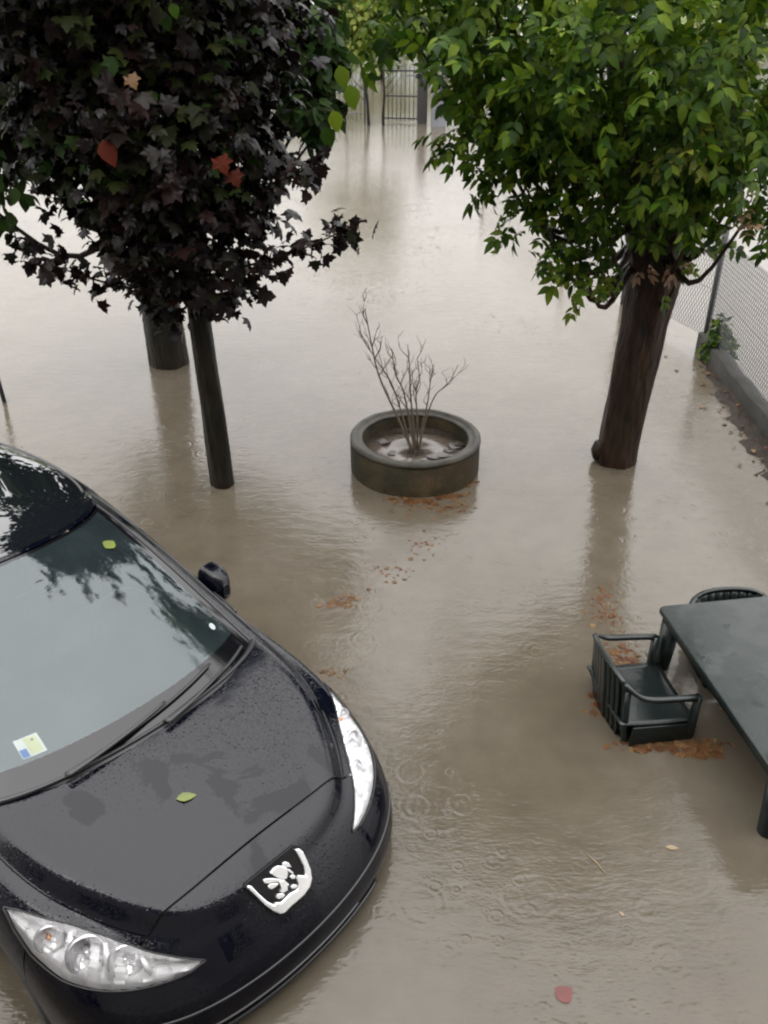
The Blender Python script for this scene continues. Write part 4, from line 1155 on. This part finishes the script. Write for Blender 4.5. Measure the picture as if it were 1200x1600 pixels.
# =================================================================== GARDEN TABLE AND CHAIRS
PLASTIC = simple('dark_green_plastic', (0.0028, 0.0060, 0.0056), 0.30, 0, 0.2, 6, 0.12, 90, coat=0.08, spec=.35)
t_ = NT('wet_table_top').set(color=(0.0085, 0.0125, 0.0115), rough=0.3, spec=0.1, coat=0.38, coat_rough=0.04)
n_ = t_.noise(7, 3); rr_ = t_.ramp(n_.outputs['Fac'], [(0.42, (0.30, 0.30, 0.30)), (0.60, (0.05, 0.05, 0.05))])
t_.lk(rr_.outputs[0], t_.b.inputs['Coat Roughness'])
t_.lk(t_.bump(t_.noise(26, 3).outputs['Fac'], 0.10, 0.006).outputs[0], t_.b.inputs['Coat Normal'])
TABLE_TOP = t_.m

def table():
    C = on_z(1028, 947, .42); ang = math.atan2(-.989, .148)
    L, Wd = 1.32, .90
    root = empty('garden_table', (C[0], C[1], -WATER_D), ang)
    tag(root, 'dark green plastic garden table standing wet in the flood', 'table')
    # local x along the near-left edge, local y to the right of the picture
    def slab(z0, z1, inset, rad, mat, name, bev=.004):
        pts = []
        for (cx, cy, a0) in ((inset+rad, inset+rad, 180), (L-inset-rad, inset+rad, 270), (L-inset-rad, Wd-inset-rad, 0), (inset+rad, Wd-inset-rad, 90)):
            for k in range(7):
                a = R(a0 + 15*k); pts.append((cx + rad*math.cos(a), cy + rad*math.sin(a)))
        m = len(pts)
        V = [(x, y, z) for z in (z0, z1) for (x, y) in pts]
        F = [tuple(range(m))[::-1], tuple(range(m, 2*m))] + [(i, (i+1) % m, m+(i+1) % m, m+i) for i in range(m)]
        return obj(name, V, F, mat, root, False, bev)
    slab(.690, .720, 0, .035, TABLE_TOP, 'table_top', .006)
    slab(.640, .6895, .02, .03, PLASTIC, 'apron')
    for (x, y) in ((.07, .07), (L-.07, .07), (.07, Wd-.07), (L-.07, Wd-.07)):
        V, F = tube([(x, y, .65), (x + (.02 if x < .5 else -.02)*-1, y, .3), (x, y, 0)], [.058, .046, .034], 12)
        obj('leg', V, F, PLASTIC, root)
    # umbrella hole cap
    V, F = lathe([(.0001, .7205), (.030, .7205), (.034, .7235), (.0001, .7245)], 20)
    obj('hole_cap', [(x + L/2, y + Wd/2, z) for (x, y, z) in V], F, PLASTIC, root)
WATER_D = 0.30
table()

def chair(loc, ang, label, tilt=(0, 0)):
    root = empty('garden_chair', (loc[0], loc[1], -WATER_D), ang)
    root.rotation_euler = (tilt[0], tilt[1], ang)
    tag(root, label, 'chair', 'dark green plastic garden chairs')
    hw = .265
    # rim: one band from arm to arm round the back
    ctrl = [(.20, -hw, .628), (.05, -hw-.005, .632), (-.10, -hw, .642), (-.185, -hw+.035, .690), (-.225, -.15, .725), (-.24, 0, .735)]
    ctrl = ctrl + [(x, -y, z) for (x, y, z) in ctrl[-2::-1]]
    C = spline(ctrl, 61)
    def band(seg, w, th, name):
        V = []; F = []; n = len(seg)
        T = np.gradient(seg, axis=0); T /= np.linalg.norm(T, axis=1)[:, None]
        for i in range(n):
            o = np.cross(T[i], [0, 0, 1]); o /= np.linalg.norm(o)
            for (a, b) in ((-w/2, -th), (-w*.42, .004), (0, .008), (w*.42, .004), (w/2, -th), (w*.36, -th*.7), (-w*.36, -th*.7)):
                V.append(seg[i] + o*a + np.array([0, 0, b]))
        m = 7
        for i in range(n-1):
            for k in range(m): F.append((i*m+k, i*m+(k+1) % m, (i+1)*m+(k+1) % m, (i+1)*m+k))
        F += [tuple(range(m))[::-1], tuple((n-1)*m+k for k in range(m))]
        return obj(name, V, F, PLASTIC, root)
    band(C[:21], .040, .014, 'arm'); band(C[20:41], .030, .013, 'back_rim'); band(C[40:], .040, .014, 'arm')
    # back panel: slats between the rim and the seat
    for k in range(9):
        y = -.205 + k*.05125
        q = np.interp(abs(y), [0, .15, .23], [-.238, -.225, -.19])
        zt = np.interp(abs(y), [0, .15, .23], [.722, .712, .68])
        pts = [(q, y, zt), (q + .025, y*.98, .55), (q + .055, y*.95, .31)]
        mb = MB(); S = spline(pts, 7); V = []; F = []
        for p in S:
            V += [p + [-.005, -.0252, 0], p + [.005, -.0252, 0], p + [.005, .0252, 0], p + [-.005, .0252, 0]]
        for i in range(6):
            for a in range(4): F.append((i*4+a, i*4+(a+1) % 4, i*4+4+(a+1) % 4, i*4+4+a))
        F += [(0, 1, 2, 3)[::-1], (24, 25, 26, 27)]
        obj('back_slat', V, F, PLASTIC, root)
    # thin moulded web behind the slats
    V = []
    for j in range(17):
        y = -.228 + .0285*j
        q = np.interp(abs(y), [0, .15, .23], [-.238, -.225, -.19]); zt = np.interp(abs(y), [0, .15, .23], [.718, .708, .676])
        for p in spline([(q, y, zt), (q + .025, y*.98, .55), (q + .055, y*.95, .30)], 8): V.append(p + np.array([.0015, 0, 0]))
    bp_ = obj('back_panel', V, grid_faces(17, 8), PLASTIC, root)
    so = bp_.modifiers.new('s', 'SOLIDIFY'); so.thickness = .004; so.offset = 0
    # seat: dished plate with ribs and an apron
    n, m = 14, 14; V = []; F = []
    for i in range(n):
        x = -.20 + .44*i/(n-1)
        for j in range(m):
            y = -.25 + .50*j/(m-1)
            V.append((x, y, .420 + .012*((x-.02)/.22)**2 + .012*(y/.25)**2 - .012*max(0, (x-.19)/.05)**2))
    F = grid_faces(n, m)
    st = obj('seat', V, F, PLASTIC, root)
    so = st.modifiers.new('s', 'SOLIDIFY'); so.thickness = .012; so.offset = -1
    for k in range(6):
        y = -.17 + .068*k
        MB().tube([(-.12, y, .432), (.02, y, .428), (.17, y, .430)], .006, 6).build('seat_rib', PLASTIC, st)
    for sgn in (-1, 1):
        mb = MB(); mb.box((-.13, sgn*.255-.008, .265), (.232, sgn*.255+.008, .432)); mb.build('side_apron', PLASTIC, root, True, .004)
        # legs: front ones rise into the arms
        V, F = tube([(.20, sgn*hw, .625), (.205, sgn*(hw-.01), .44), (.205, sgn*.225, .28), (.21, sgn*.225, 0)], [.028, .033, .026, .024], 10, .75); obj('leg', V, F, PLASTIC, root)
        V, F = tube([(-.185, sgn*.225, .66), (-.160, sgn*.215, .42), (-.13, sgn*.205, .28), (-.13, sgn*.205, 0)], [.020, .026, .024, .024], 10, .75); obj('leg', V, F, PLASTIC, root)
    MB().box((.2325, -.247, .265), (.2475, .247, .418)).build('front_apron', PLASTIC, root, True, .004)
    return root
chair((1.395, 3.61), R(9), 'dark green plastic armchair left of the table with wet leaves around it', (R(-2), R(3))).location.z -= .02
c2 = chair((2.12, 4.05), R(-86), 'dark green plastic armchair behind the far edge of the table')
c2.location.z -= .07

# =================================================================== CHAIN-LINK FENCE ON A LOW WALL
STEEL = simple('fence_steel', (0.016, 0.016, 0.017), 0.5, .2)
WIRE = simple('galvanised_wire', (0.08, 0.08, 0.085), 0.45, 0.4, 0.15)
CONCR = simple('plinth_concrete', (0.024, 0.023, 0.020), 0.8, 0, .35, 4, .5, 50, spec=.2)
def chain_fence():
    pts = [on_z(1330, 850), on_z(1098, 548), on_z(972, 475), on_z(882, 385), on_z(757, 290)]
    base = pts[1]
    root = empty('wire_fence', (base[0], base[1], 0))
    tag(root, 'chain-link wire fence on thin dark posts behind the right-hand tree', 'fence')
    P = [np.array((p[0]-base[0], p[1]-base[1], 0)) for p in pts]
    for i, p in enumerate(P):
        h = 1.42 if i < 3 else 1.1
        lean = .00 if i == 1 else random.uniform(-.03, .03)
        MB().tube([p + [0, 0, -.35], p + [lean*.3, 0, .4], p + [lean, 0, h]], .034 if i < 2 else .026, 8).build('post', STEEL, root)
    for i in range(len(P)-1):
        a, b = P[i], P[i+1]; L = np.linalg.norm(b - a); u = (b - a) / L
        step = .050; rows = 25; nx = int(L / step)
        if i >= 2: step = .1; rows = 10; nx = int(L / step)
        rad = .0031 if i < 2 else .002
        # zigzag wires: crossing diagonals
        V = []; T = []
        zs = np.linspace(.17 if i < 2 else .05, 1.27 if i < 2 else 1.0, rows)
        nrm = np.cross(u, [0, 0, 1])
        for k in range(nx):
            sgn = 1
            for j in range(rows - 1):
                o = 0 if (j % 2 == 0) else 1
                for (x0, x1) in ((k + (0 if o == 0 else .5), k + (.5 if o == 0 else 0)), (k + (1 if o == 0 else .5), k + (.5 if o == 0 else 1))):
                    sag = lambda x: -.02*math.sin(math.pi * min(1, max(0, x/nx)))
                    p0 = a + u * x0 * step + np.array([0, 0, zs[j] + sag(x0)]); p1 = a + u * x1 * step + np.array([0, 0, zs[j+1] + sag(x1)])
                    d = p1 - p0; d /= np.linalg.norm(d); s1 = np.cross(d, nrm)
                    n0 = len(V)
                    for p in (p0, p1):
                        for q in range(3):
                            t = 2.0944*q; V.append(p + rad*(math.cos(t)*nrm + math.sin(t)*s1))
                    for q in range(3):
                        q2 = (q+1) % 3; T += [(n0+q, n0+q2, n0+3+q2), (n0+q, n0+3+q2, n0+3+q)]
        o = link('wire_mesh', tri_mesh('wire_mesh', np.array(V), np.array(T), WIRE), root); o['kind'] = 'stuff'
        for z in (1.275 if i < 2 else 1.0, .70):
            q = np.linspace(0, 1, 12)
            MB().tube([a + (b-a)*v + np.array([0, 0, z - .02*math.sin(math.pi*v)]) for v in q], .0024, 5).build('tension_wire', WIRE, root)
    # low wall under the mesh
    a, b = pts[0], pts[1]; u = np.array([b[0]-a[0], b[1]-a[1]]); L = np.hypot(*u); u /= L
    w = empty('low_wall', (b[0], b[1], 0), math.atan2(-u[1], -u[0]))
    tag(w, 'low grey concrete plinth wall under the chain-link fence', 'wall')
    V = []; n = 24; 
    for k in range(n):
        x = -.05 + (L + .05) * k / (n-1); z = .20 + .012*math.sin(k*1.7) + .008*math.sin(k*.6)
        V += [(x, -.07, -.32), (x, -.07, z-.01), (x, -.055, z), (x, .055, z), (x, .07, z-.01), (x, .07, -.32)]
    F = [(i*6+q, i*6+(q+1) % 6, i*6+6+(q+1) % 6, i*6+6+q) for i in range(n-1) for q in range(6)] + [tuple(range(6)), tuple((n-1)*6+q for q in range(6))[::-1]]
    o = obj('plinth', V, F, CONCR, w)
    o = obj('coping', [(x, y, z + .004) for (x, y, z) in V if z > .1], [(i*4+q, i*4+q+1, i*4+5+q, i*4+4+q) for i in range(n-1) for q in range(3)], CONCR, w)
    # mud bank along the foot of the wall
    mud = simple('wet_mud', (0.017, 0.0115, 0.0075), 0.6, 0, .4, 8, .6, 40, spec=.12)
    V = []; nx, ny = 50, 12; nrm = np.array([-u[1], u[0]])
    if nrm[0] > 0: nrm = -nrm
    r0 = np.random.default_rng(2)
    for i in range(nx):
        f = i/(nx-1); p = b[:2] + (a[:2] - b[:2]) * (f*.98 + .02); wd = .08 + .20*min(1, f*1.8)
        for j in range(ny):
            g = j/(ny-1); q = p + nrm * (.06 + g*wd*(1 + .25*math.sin(i*.9) + .15*math.sin(i*2.3)))
            z = .055*min(1, f*3 + .1)*(1-g)**.7 - .03*g + r0.normal(0, .006)
            V.append((q[0], q[1], z))
    tag(obj('mud_bank', V, grid_faces(nx, ny), mud), kind='structure')
    Pl = []
    for _ in range(45):
        f = r0.random(); p = b[:2] + (a[:2]-b[:2])*f; q = p + nrm*(.07 + r0.random()**1.4*.40)
        Pl.append((q[0], q[1], .012 + .06*max(0, 1 - (np.linalg.norm(q-p))/.3)*min(1, f*3)))
    Pl = np.array(Pl); A = flat_frames(len(Pl)); VV, TT = scatter(T_OVATE, Pl, A, r0.uniform(.03, .065, len(Pl)))
    tag(link('bank_litter', tri_mesh('bank_litter', VV, TT, LM_LITTER)), 'brown leaf litter washed up along the low wall', 'leaf litter', None, 'stuff')
    # weed at the post
    wb = on_z(1120, 566); root2 = empty('weed_plant', (wb[0], wb[1], 0))
    tag(root2, 'dark green weed growing at the fence post by the low wall', 'plant')
    P_, O_ = clumps_sample([((wb[0], wb[1], .16), (.17, .15, .19), 260), ((wb[0]-.02, wb[1]+.03, .38), (.10, .09, .12), 80)])
    foliage(root2, (wb[0], wb[1], 0), T_OVATE, LM_GREEN, P_, O_, rng.uniform(.05, .10, len(P_)), 0, crown='leaves')
    for k in range(5):
        MB().tube([(0, 0, -.05), (random.uniform(-.05, .05), random.uniform(-.05, .05), .2), (random.uniform(-.1, .1), random.uniform(-.08, .08), .36)], [.006, .005, .002], 5).build('stem', BARK_DARK, root2)

def flat_frames(n, tilt=.12):
    a = rng.random(n)*2*math.pi
    d = np.stack([np.cos(a), np.sin(a), rng.normal(0, tilt, n)], 1); d /= np.linalg.norm(d, axis=1)[:, None]
    u = np.stack([rng.normal(0, tilt, n), rng.normal(0, tilt, n), np.ones(n)], 1); u -= d*np.sum(u*d, 1)[:, None]; u /= np.linalg.norm(u, axis=1)[:, None]
    return np.stack([d, np.cross(u, d), u], -1)
chain_fence()

# thin post at the left edge
lp = on_z(9, 628)
o = MB().tube([(0.0, 0, -.35), (-.03, .0, .4), (-.10, .0, 1.3)], .022, 8).build('garden_stake', STEEL)
o.location = (lp[0], lp[1], 0); tag(o, 'thin dark leaning stake at the left edge beyond the car roof', 'stake')

# =================================================================== RAILINGS, GATE AND YOUNG TREES AT THE FAR END
IRON = simple('dark_iron', (0.010, 0.0095, 0.0095), 0.5, .1)
GREYIRON = simple('grey_iron', (0.07, 0.07, 0.073), 0.5, .2)
def far_end():
    Y0 = on_z(600, 192)[1]
    def X(px, z=0.6): 
        w = Y0*math.cos(TH) + (CAM_H - z)*math.sin(TH); return (px-600)/FOC*w
    def railing(x0, x1, label, mat, y=Y0, tops=1.42):
        r_ = empty('iron_railing', ((x0+x1)/2, y, 0)); tag(r_, label, 'railing')
        h = (x1-x0)/2; n = int((x1-x0)/.125)
        for z in (.28, tops-.10):
            MB().box((-h, -.018, z-.018), (h, .018, z+.018)).build('rail', mat, r_, False)
        me = None
        for k in range(n+1):
            x = -h + 2*h*k/n
            b = MB().tube([(0, 0, .10), (0, 0, tops-.02), (0, 0, tops+.06)], [.010, .010, .002], 6)
            if me is None: me = b.build('bar', mat, r_, True).data; r_.children[-1].location = (x, 0, 0)
            else: o_ = link('bar', me, r_); o_.location = (x, 0, 0)
        for x in (-h, h):
            MB().box((x-.03, -.032, -.35), (x+.03, .032, tops+.05)).build('post', IRON, r_, False)
    railing(X(330), X(470), 'grey iron railing at the far end behind the purple tree', GREYIRON)
    railing(X(476), X(570), 'grey iron railing at the far end beside the thin young trees', GREYIRON)
    railing(X(690), X(800), 'grey iron railing right of the far gate pillar', GREYIRON)
    railing(X(810), X(960), 'grey iron railing behind the right-hand tree', GREYIRON)
    # gate leaf, half open, hung from a dark post
    g = empty('iron_gate', (X(655), Y0, 0), R(168)); tag(g, 'dark iron gate leaf with upright bars at the far end', 'gate')
    for z in (.12, .75, 1.45):
        MB().box((0, -.02, z-.022), (1.15, .02, z+.022)).build('rail', IRON, g, False)
    for k in range(9):
        x = .04 + k*.134; MB().tube([(x, 0, .04), (x, 0, 1.62)], .013 if k not in (0, 8) else .026, 6).build('bar', IRON, g)
    p = empty('gate_post', (X(660), Y0-.05, 0)); tag(p, 'thick dark gate post at the far end', 'post')
    MB().box((-.15, -.12, -.35), (.15, .12, 1.75)).build('post_shaft', IRON, p, False, .01)
    MB().box((-.19, -.15, 1.7505), (.19, .15, 1.82)).build('post_cap', IRON, p, False, .01)
    q = empty('gate_pillar', (X(684), Y0-.7, 0)); tag(q, 'grey concrete gate pillar right of the dark gate post', 'pillar')
    grey = simple('pillar_concrete', (0.085, 0.087, 0.095), .8, 0, .2, 3, .3)
    MB().box((-.22, -.2, -.35), (.22, .2, 1.05)).build('pillar_shaft', grey, q, False, .015)
    MB().box((-.27, -.25, 1.051), (.27, .25, 1.13)).build('pillar_cap', grey, q, False, .02)
    # young trees in front of the railing
    for (px, pxt, y, r_, lb) in ((577, 566, Y0-.5, .05, 'thin young tree with a curved stem before the far railing'), (600, 597, Y0-.6, .04, 'thin straight young tree beside the far gate'), (541, 540, Y0-.3, .03, 'slender sapling left of the curved young tree')):
        w = y*math.cos(TH) + (CAM_H-.0)*math.sin(TH); x = (px-600)/FOC*w; xt = (pxt-600)/FOC*w
        r2 = empty('young_tree', (x, y, 0)); tag(r2, lb, 'tree')
        V, F = trunk_mesh([(0, 0, -.35), (-.03, 0, .3), ((xt-x)*.6+.05, 0, .9), (xt-x, 0, 1.6), (xt-x-.1, 0, 2.6)], [r_*1.3, r_, r_*.8, r_*.7, r_*.4], 8, .05, px)
        obj('trunk', V, F, BARK_DARK, r2)
        for k in range(6):
            h = .7 + .25*k; s = random.choice((-1, 1))
            MB().tube([(xt-x)*np.array([.7, 0, 0]) + [0, 0, h], (xt-x)*np.array([.8, 0, 0]) + [s*.3, 0, h+.3], [s*.55, random.uniform(-.2, .2), h+.7]], [.014, .01, .004], 5).build('branch', BARK_DARK, r2)
        P_, O_ = clumps_sample(([((x-.9, y, 2.75), .7, 200), ((x+.7, y+.4, 2.9), .6, 160)] if px == 541 else []) + [((x-.3, y, 2.3), .55, 130), ((x+.3, y+.1, 2.6), .55, 130), ((x, y-.2, 2.9), .6, 130), ((x, y, 3.6), .8, 150)])
        foliage(r2, (x, y, 0), T_OVATE, LM_GREEN if px == 600 else LM_YELLOW, P_, O_, rng.uniform(.12, .22, len(P_)), 0, droop=.6)
    # shrubs beyond
    for k, (x, y, r_, h, lb) in enumerate(((-2.8, 41, 1.9, 2.2, 'yellow-green rounded shrub beyond the railing, left of the gap'), (-.4, 46, 2.2, 2.6, 'yellow-green shrub beyond the railing in the middle of the gap'), (3.6, 52, 2.6, 2.8, 'olive shrub beyond the far gate on the right'), (-7, 44, 2.4, 2.8, 'olive shrub far behind the purple tree'), (8.5, 46, 2.4, 2.8, 'olive shrub far behind the right-hand tree'), (14, 42, 2.4, 2.8, 'round olive shrub farthest right beyond the water'))):
        r2 = empty('far_shrub', (x, y, 0)); tag(r2, lb, 'shrub', 'shrubs beyond the railing')
        P_, O_ = clumps_sample([((x, y, h*.62), (r_, r_*.8, h*.55), 900), ((x-r_*.5, y-.2, h*.85), (r_*.6, r_*.6, h*.4), 420), ((x+r_*.55, y-.1, h*.8), (r_*.55, r_*.6, h*.4), 420)])
        P_ = P_[P_[:, 2] > .05]; O_ = O_[:len(P_)]
        foliage(r2, (x, y, 0), T_OVATE, LM_BUSH, P_, O_, rng.uniform(.2, .34, len(P_)), 0, crown='foliage', droop=.5)
        for q in range(4):
            MB().tube([(random.uniform(-.3, .3), 0, -.35), (random.uniform(-.6, .6), 0, h*.5), (random.uniform(-r_, r_)*.6, 0, h*.9)], [.05, .035, .012], 6).build('stem', BARK_DARK, r2)
    # the far wood that closes the view
    cl = []
    for k in range(46):
        x = -95 + k*4.2 + random.uniform(-1, 1); y = 95 + random.uniform(-6, 6); hh = random.uniform(6, 10)
        cl.append(((x, y, hh*.5), (3.2, 2.5, hh*.55), 260))
    P_, O_ = clumps_sample(cl); k = P_[:, 2] > 0; P_, O_ = P_[k], O_[k]
    A = leaf_frames(P_, O_); VV, TT = scatter(T_OVATE, P_, A, rng.uniform(.7, 1.2, len(P_)))
    tag(link('distant_wood', tri_mesh('distant_wood', VV, TT, LM_BUSH)), 'far-off band of trees beyond the flood', 'wood', None, 'stuff')
far_end()

# =================================================================== HOUSE THE PICTURE WAS TAKEN FROM
def house():
    r_ = empty('house', (0, -.45, 0)); tag(r_, 'house front behind the viewpoint, mirrored dark in the car bumper', 'house')
    wallm = simple('house_render', (0.30, 0.285, 0.265), .85, 0, .15, 2, .3, 40)
    framem = simple('window_frame_wood', (0.05, 0.030, 0.018), .5)
    glassm = NT('house_glass').set(color=(.01, .012, .014), rough=.05).m
    # wall pieces round a balcony door (behind the camera), a house door and windows
    holes = [(-5.2, -4.0, .6, 1.9), (-2.6, -1.6, -.3, 1.8), (2.0, 3.2, .6, 1.9), (4.6, 5.8, .6, 1.9), (-5.2, -4.0, 3.2, 4.6), (-.6, .6, 2.4, 4.7), (4.0, 5.2, 3.2, 4.6)]
    xs = sorted({-9.0, 9.0, *[h[0] for h in holes], *[h[1] for h in holes]}); zs = sorted({-.33, 6.0, *[h[2] for h in holes], *[h[3] for h in holes]})
    mb = MB()
    for a, b in zip(xs, xs[1:]):
        for c, d in zip(zs, zs[1:]):
            if not any(h[0] <= a and b <= h[1] and h[2] <= c and d <= h[3] for h in holes): mb.box((a, -.3, c), (b, 0, d))
    mb.build('wall', wallm, r_, False)
    for (a, b, c, d) in holes:
        w = MB()
        for (p, q) in (((a, -.14, c), (a+.07, -.08, d)), ((b-.07, -.14, c), (b, -.08, d)), ((a+.0705, -.14, d-.07), (b-.0705, -.08, d)), ((a+.0705, -.14, c), (b-.0705, -.08, c+.07)), (((a+b)/2-.03, -.135, c+.0705), ((a+b)/2+.03, -.085, d-.0705))): w.box(p, q)
        w = w.build('window', framem, r_, False)
        MB().box((a+.0705, -.115, c+.0705), ((a+b)/2-.0305, -.105, d-.0705)).build('pane', glassm, w, False)
        MB().box(((a+b)/2+.0305, -.115, c+.0705), (b-.0705, -.105, d-.0705)).build('pane', glassm, w, False)
    MB().box((-9.4, -1.2, 6.001), (9.4, .55, 6.16)).build('eaves', framem, r_, False)
house()

# =================================================================== FLOATING LEAVES AND DEBRIS
def litter(name, label, spots, z, smin, smax, mat=LM_LITTER, tilt=.10, up=.004):
    P_ = []
    for (px, py, sx, sy, n) in spots:
        c = on_z(px, py, 0)
        for _ in range(n): P_.append((c[0] + random.gauss(0, sx), c[1] + random.gauss(0, sy), z + random.uniform(0, up)))
    P_ = np.array(P_); A = flat_frames(len(P_), tilt)
    VV, TT = scatter(T_OVATE, P_, A, rng.uniform(smin, smax, len(P_)))
    tag(link(name, tri_mesh(name, VV, TT, mat)), label, 'leaf litter', None, 'stuff')
litter('drowned_leaves', 'brown leaf mush drifting on the water in front of the planter', [(665, 792, .15, .05, 150), (710, 795, .10, .07, 110), (660, 850, .08, .09, 50), (620, 895, .10, .06, 44), (535, 940, .06, .035, 90), (518, 1052, .04, .02, 26)], -.004, .018, .055, up=.006)
litter('chair_leaves', 'wet orange leaves floating round the plastic chair', [(1040, 1165, .10, .025, 130), (1000, 1160, .05, .02, 50), (1100, 1170, .06, .03, 90), (975, 1035, .05, .07, 110), (935, 1105, .03, .05, 50), (1110, 1010, .07, .09, 50), (1150, 1100, .05, .10, 40)], .0, .025, .065)
litter('drifting_leaves', 'faint orange leaves under the water left of the table', [(945, 960, .06, .09, 90), (940, 930, .04, .06, 40)], -.004, .02, .055, up=.006)
litter('planter_foot_leaves', 'brown leaves gathered against the foot of the concrete planter', [(640, 782, .10, .02, 50), (700, 775, .08, .025, 50), (735, 752, .03, .04, 24)], .001, .03, .07)

def loose(name, px, py, size, mat, label, ang, tmpl=T_OVATE, z=.003, cat='leaf', loc=None, eul=None):
    c = on_z(px, py, 0) if loc is None else loc
    o = link(name, tri_mesh(name, tmpl[0]*size, tmpl[1], mat)); o.location = (c[0], c[1], c[2] + z)
    o.rotation_euler = eul or (0, 0, ang)
    return tag(o, label, cat)
RED_LEAF = simple('red_leaf', (0.085, 0.018, 0.015), .6, 0, .2)
STRAW = simple('straw_leaf', (0.18, 0.13, 0.07), .5, 0, .2)
loose('fallen_leaf', 870, 1562, .085, RED_LEAF, 'single dull red leaf floating at the bottom of the view', .6, t_ovate(.46, -.02, .01))
loose('fallen_leaf', 1040, 1324, .062, STRAW, 'small straw coloured leaf floating in front of the table', -.1, t_ovate(.22, -.05, .03))
loose('fallen_leaf', 975, 1432, .03, STRAW, 'tiny pale leaf fleck floating below the straw leaf', 2.2, t_ovate(.25, -.05, .03))
a_, b_ = on_z(914, 1332), on_z(948, 1368)
o = MB().tube([a_ + [0, 0, .002], (a_+b_)/2 + [.006, 0, .005], b_ + [0, 0, .002]], [.0016, .0035, .001], 6).build('floating_twig', STRAW)
tag(o, 'thin pale twig floating in the brown water', 'twig')
for (px, py, s, lb) in ((500, 950, .06, 'leftmost brown leaf of the drift beside the car mirror'), (545, 933, .07, 'largest orange brown leaf of the drift beside the car mirror'), (572, 922, .045, 'rightmost small orange leaf of the drift beside the car mirror')):
    loose('fallen_leaf', px, py, s, LM_LITTER, lb, random.random()*6, z=.004)['group'] = 'orange leaves floating beside the bonnet'
loose('fallen_leaf', 515, 1053, .05, LM_LITTER, 'small orange leaf floating beside the headlight tip', .3, z=.002)

# leaves lying on the car
def car_point(p): 
    c, s = math.cos(CAR_A), math.sin(CAR_A)
    return np.array([CAR_T[0] + p[0]*c - p[1]*s, CAR_T[1] + p[0]*s + p[1]*c, p[2] - WATER_DEPTH])
LIME = simple('lime_leaf', (0.085, 0.110, 0.012), .5, 0, .2)
def lay_on(net, target, size, ang, label, w=.24):
    n1 = np.linspace(0, net.shape[0]-3, 160); n2 = np.linspace(-5, 5, 260)
    rr, s2 = np.meshgrid(n1, n2, indexing='ij'); Q = bs_eval(net, rr, s2)
    Wp = np.stack([CAR_T[0] + Q[..., 0]*math.cos(CAR_A) - Q[..., 1]*math.sin(CAR_A), CAR_T[1] + Q[..., 0]*math.sin(CAR_A) + Q[..., 1]*math.cos(CAR_A), Q[..., 2] - WATER_DEPTH], -1)
    q = Wp - np.array([0, 0, CAM_H]); w_ = q @ FW
    e = (600 + FOC*q[..., 0]/w_ - target[0])**2 + (800 - FOC*(q @ UP)/w_ - target[1])**2
    i = np.unravel_index(np.argmin(e), e.shape)
    P_ = Q[i]; N = fix_out(P_[None], bs_normal(net, rr[i], s2[i])[None])[0]
    nw = np.array([N[0]*math.cos(CAR_A) - N[1]*math.sin(CAR_A), N[0]*math.sin(CAR_A) + N[1]*math.cos(CAR_A), N[2]])
    p = Wp[i] + nw*.006
    d = np.array([math.cos(ang), math.sin(ang), 0]); d -= nw*(d @ nw); d /= np.linalg.norm(d); ww = np.cross(nw, d)
    V, T = t_ovate(w, -.05, .05)
    o = link('fallen_leaf', tri_mesh('fallen_leaf', V*size, T, LIME))
    Mx = Matrix.Identity(4)
    for a in range(3):
        for b, ax in enumerate((d, ww, nw)): Mx[a][b] = ax[a]
        Mx[a][3] = p[a]
    o.matrix_world = Mx; tag(o, label, 'leaf')
lay_on(L_EXT, (276, 1250), .085, R(20), 'lime green leaf lying on the wet car bonnet')
lay_on(G_EXT, (166, 858), .085, R(75), 'yellow-green leaf stuck to the upper windscreen of the car', .40)
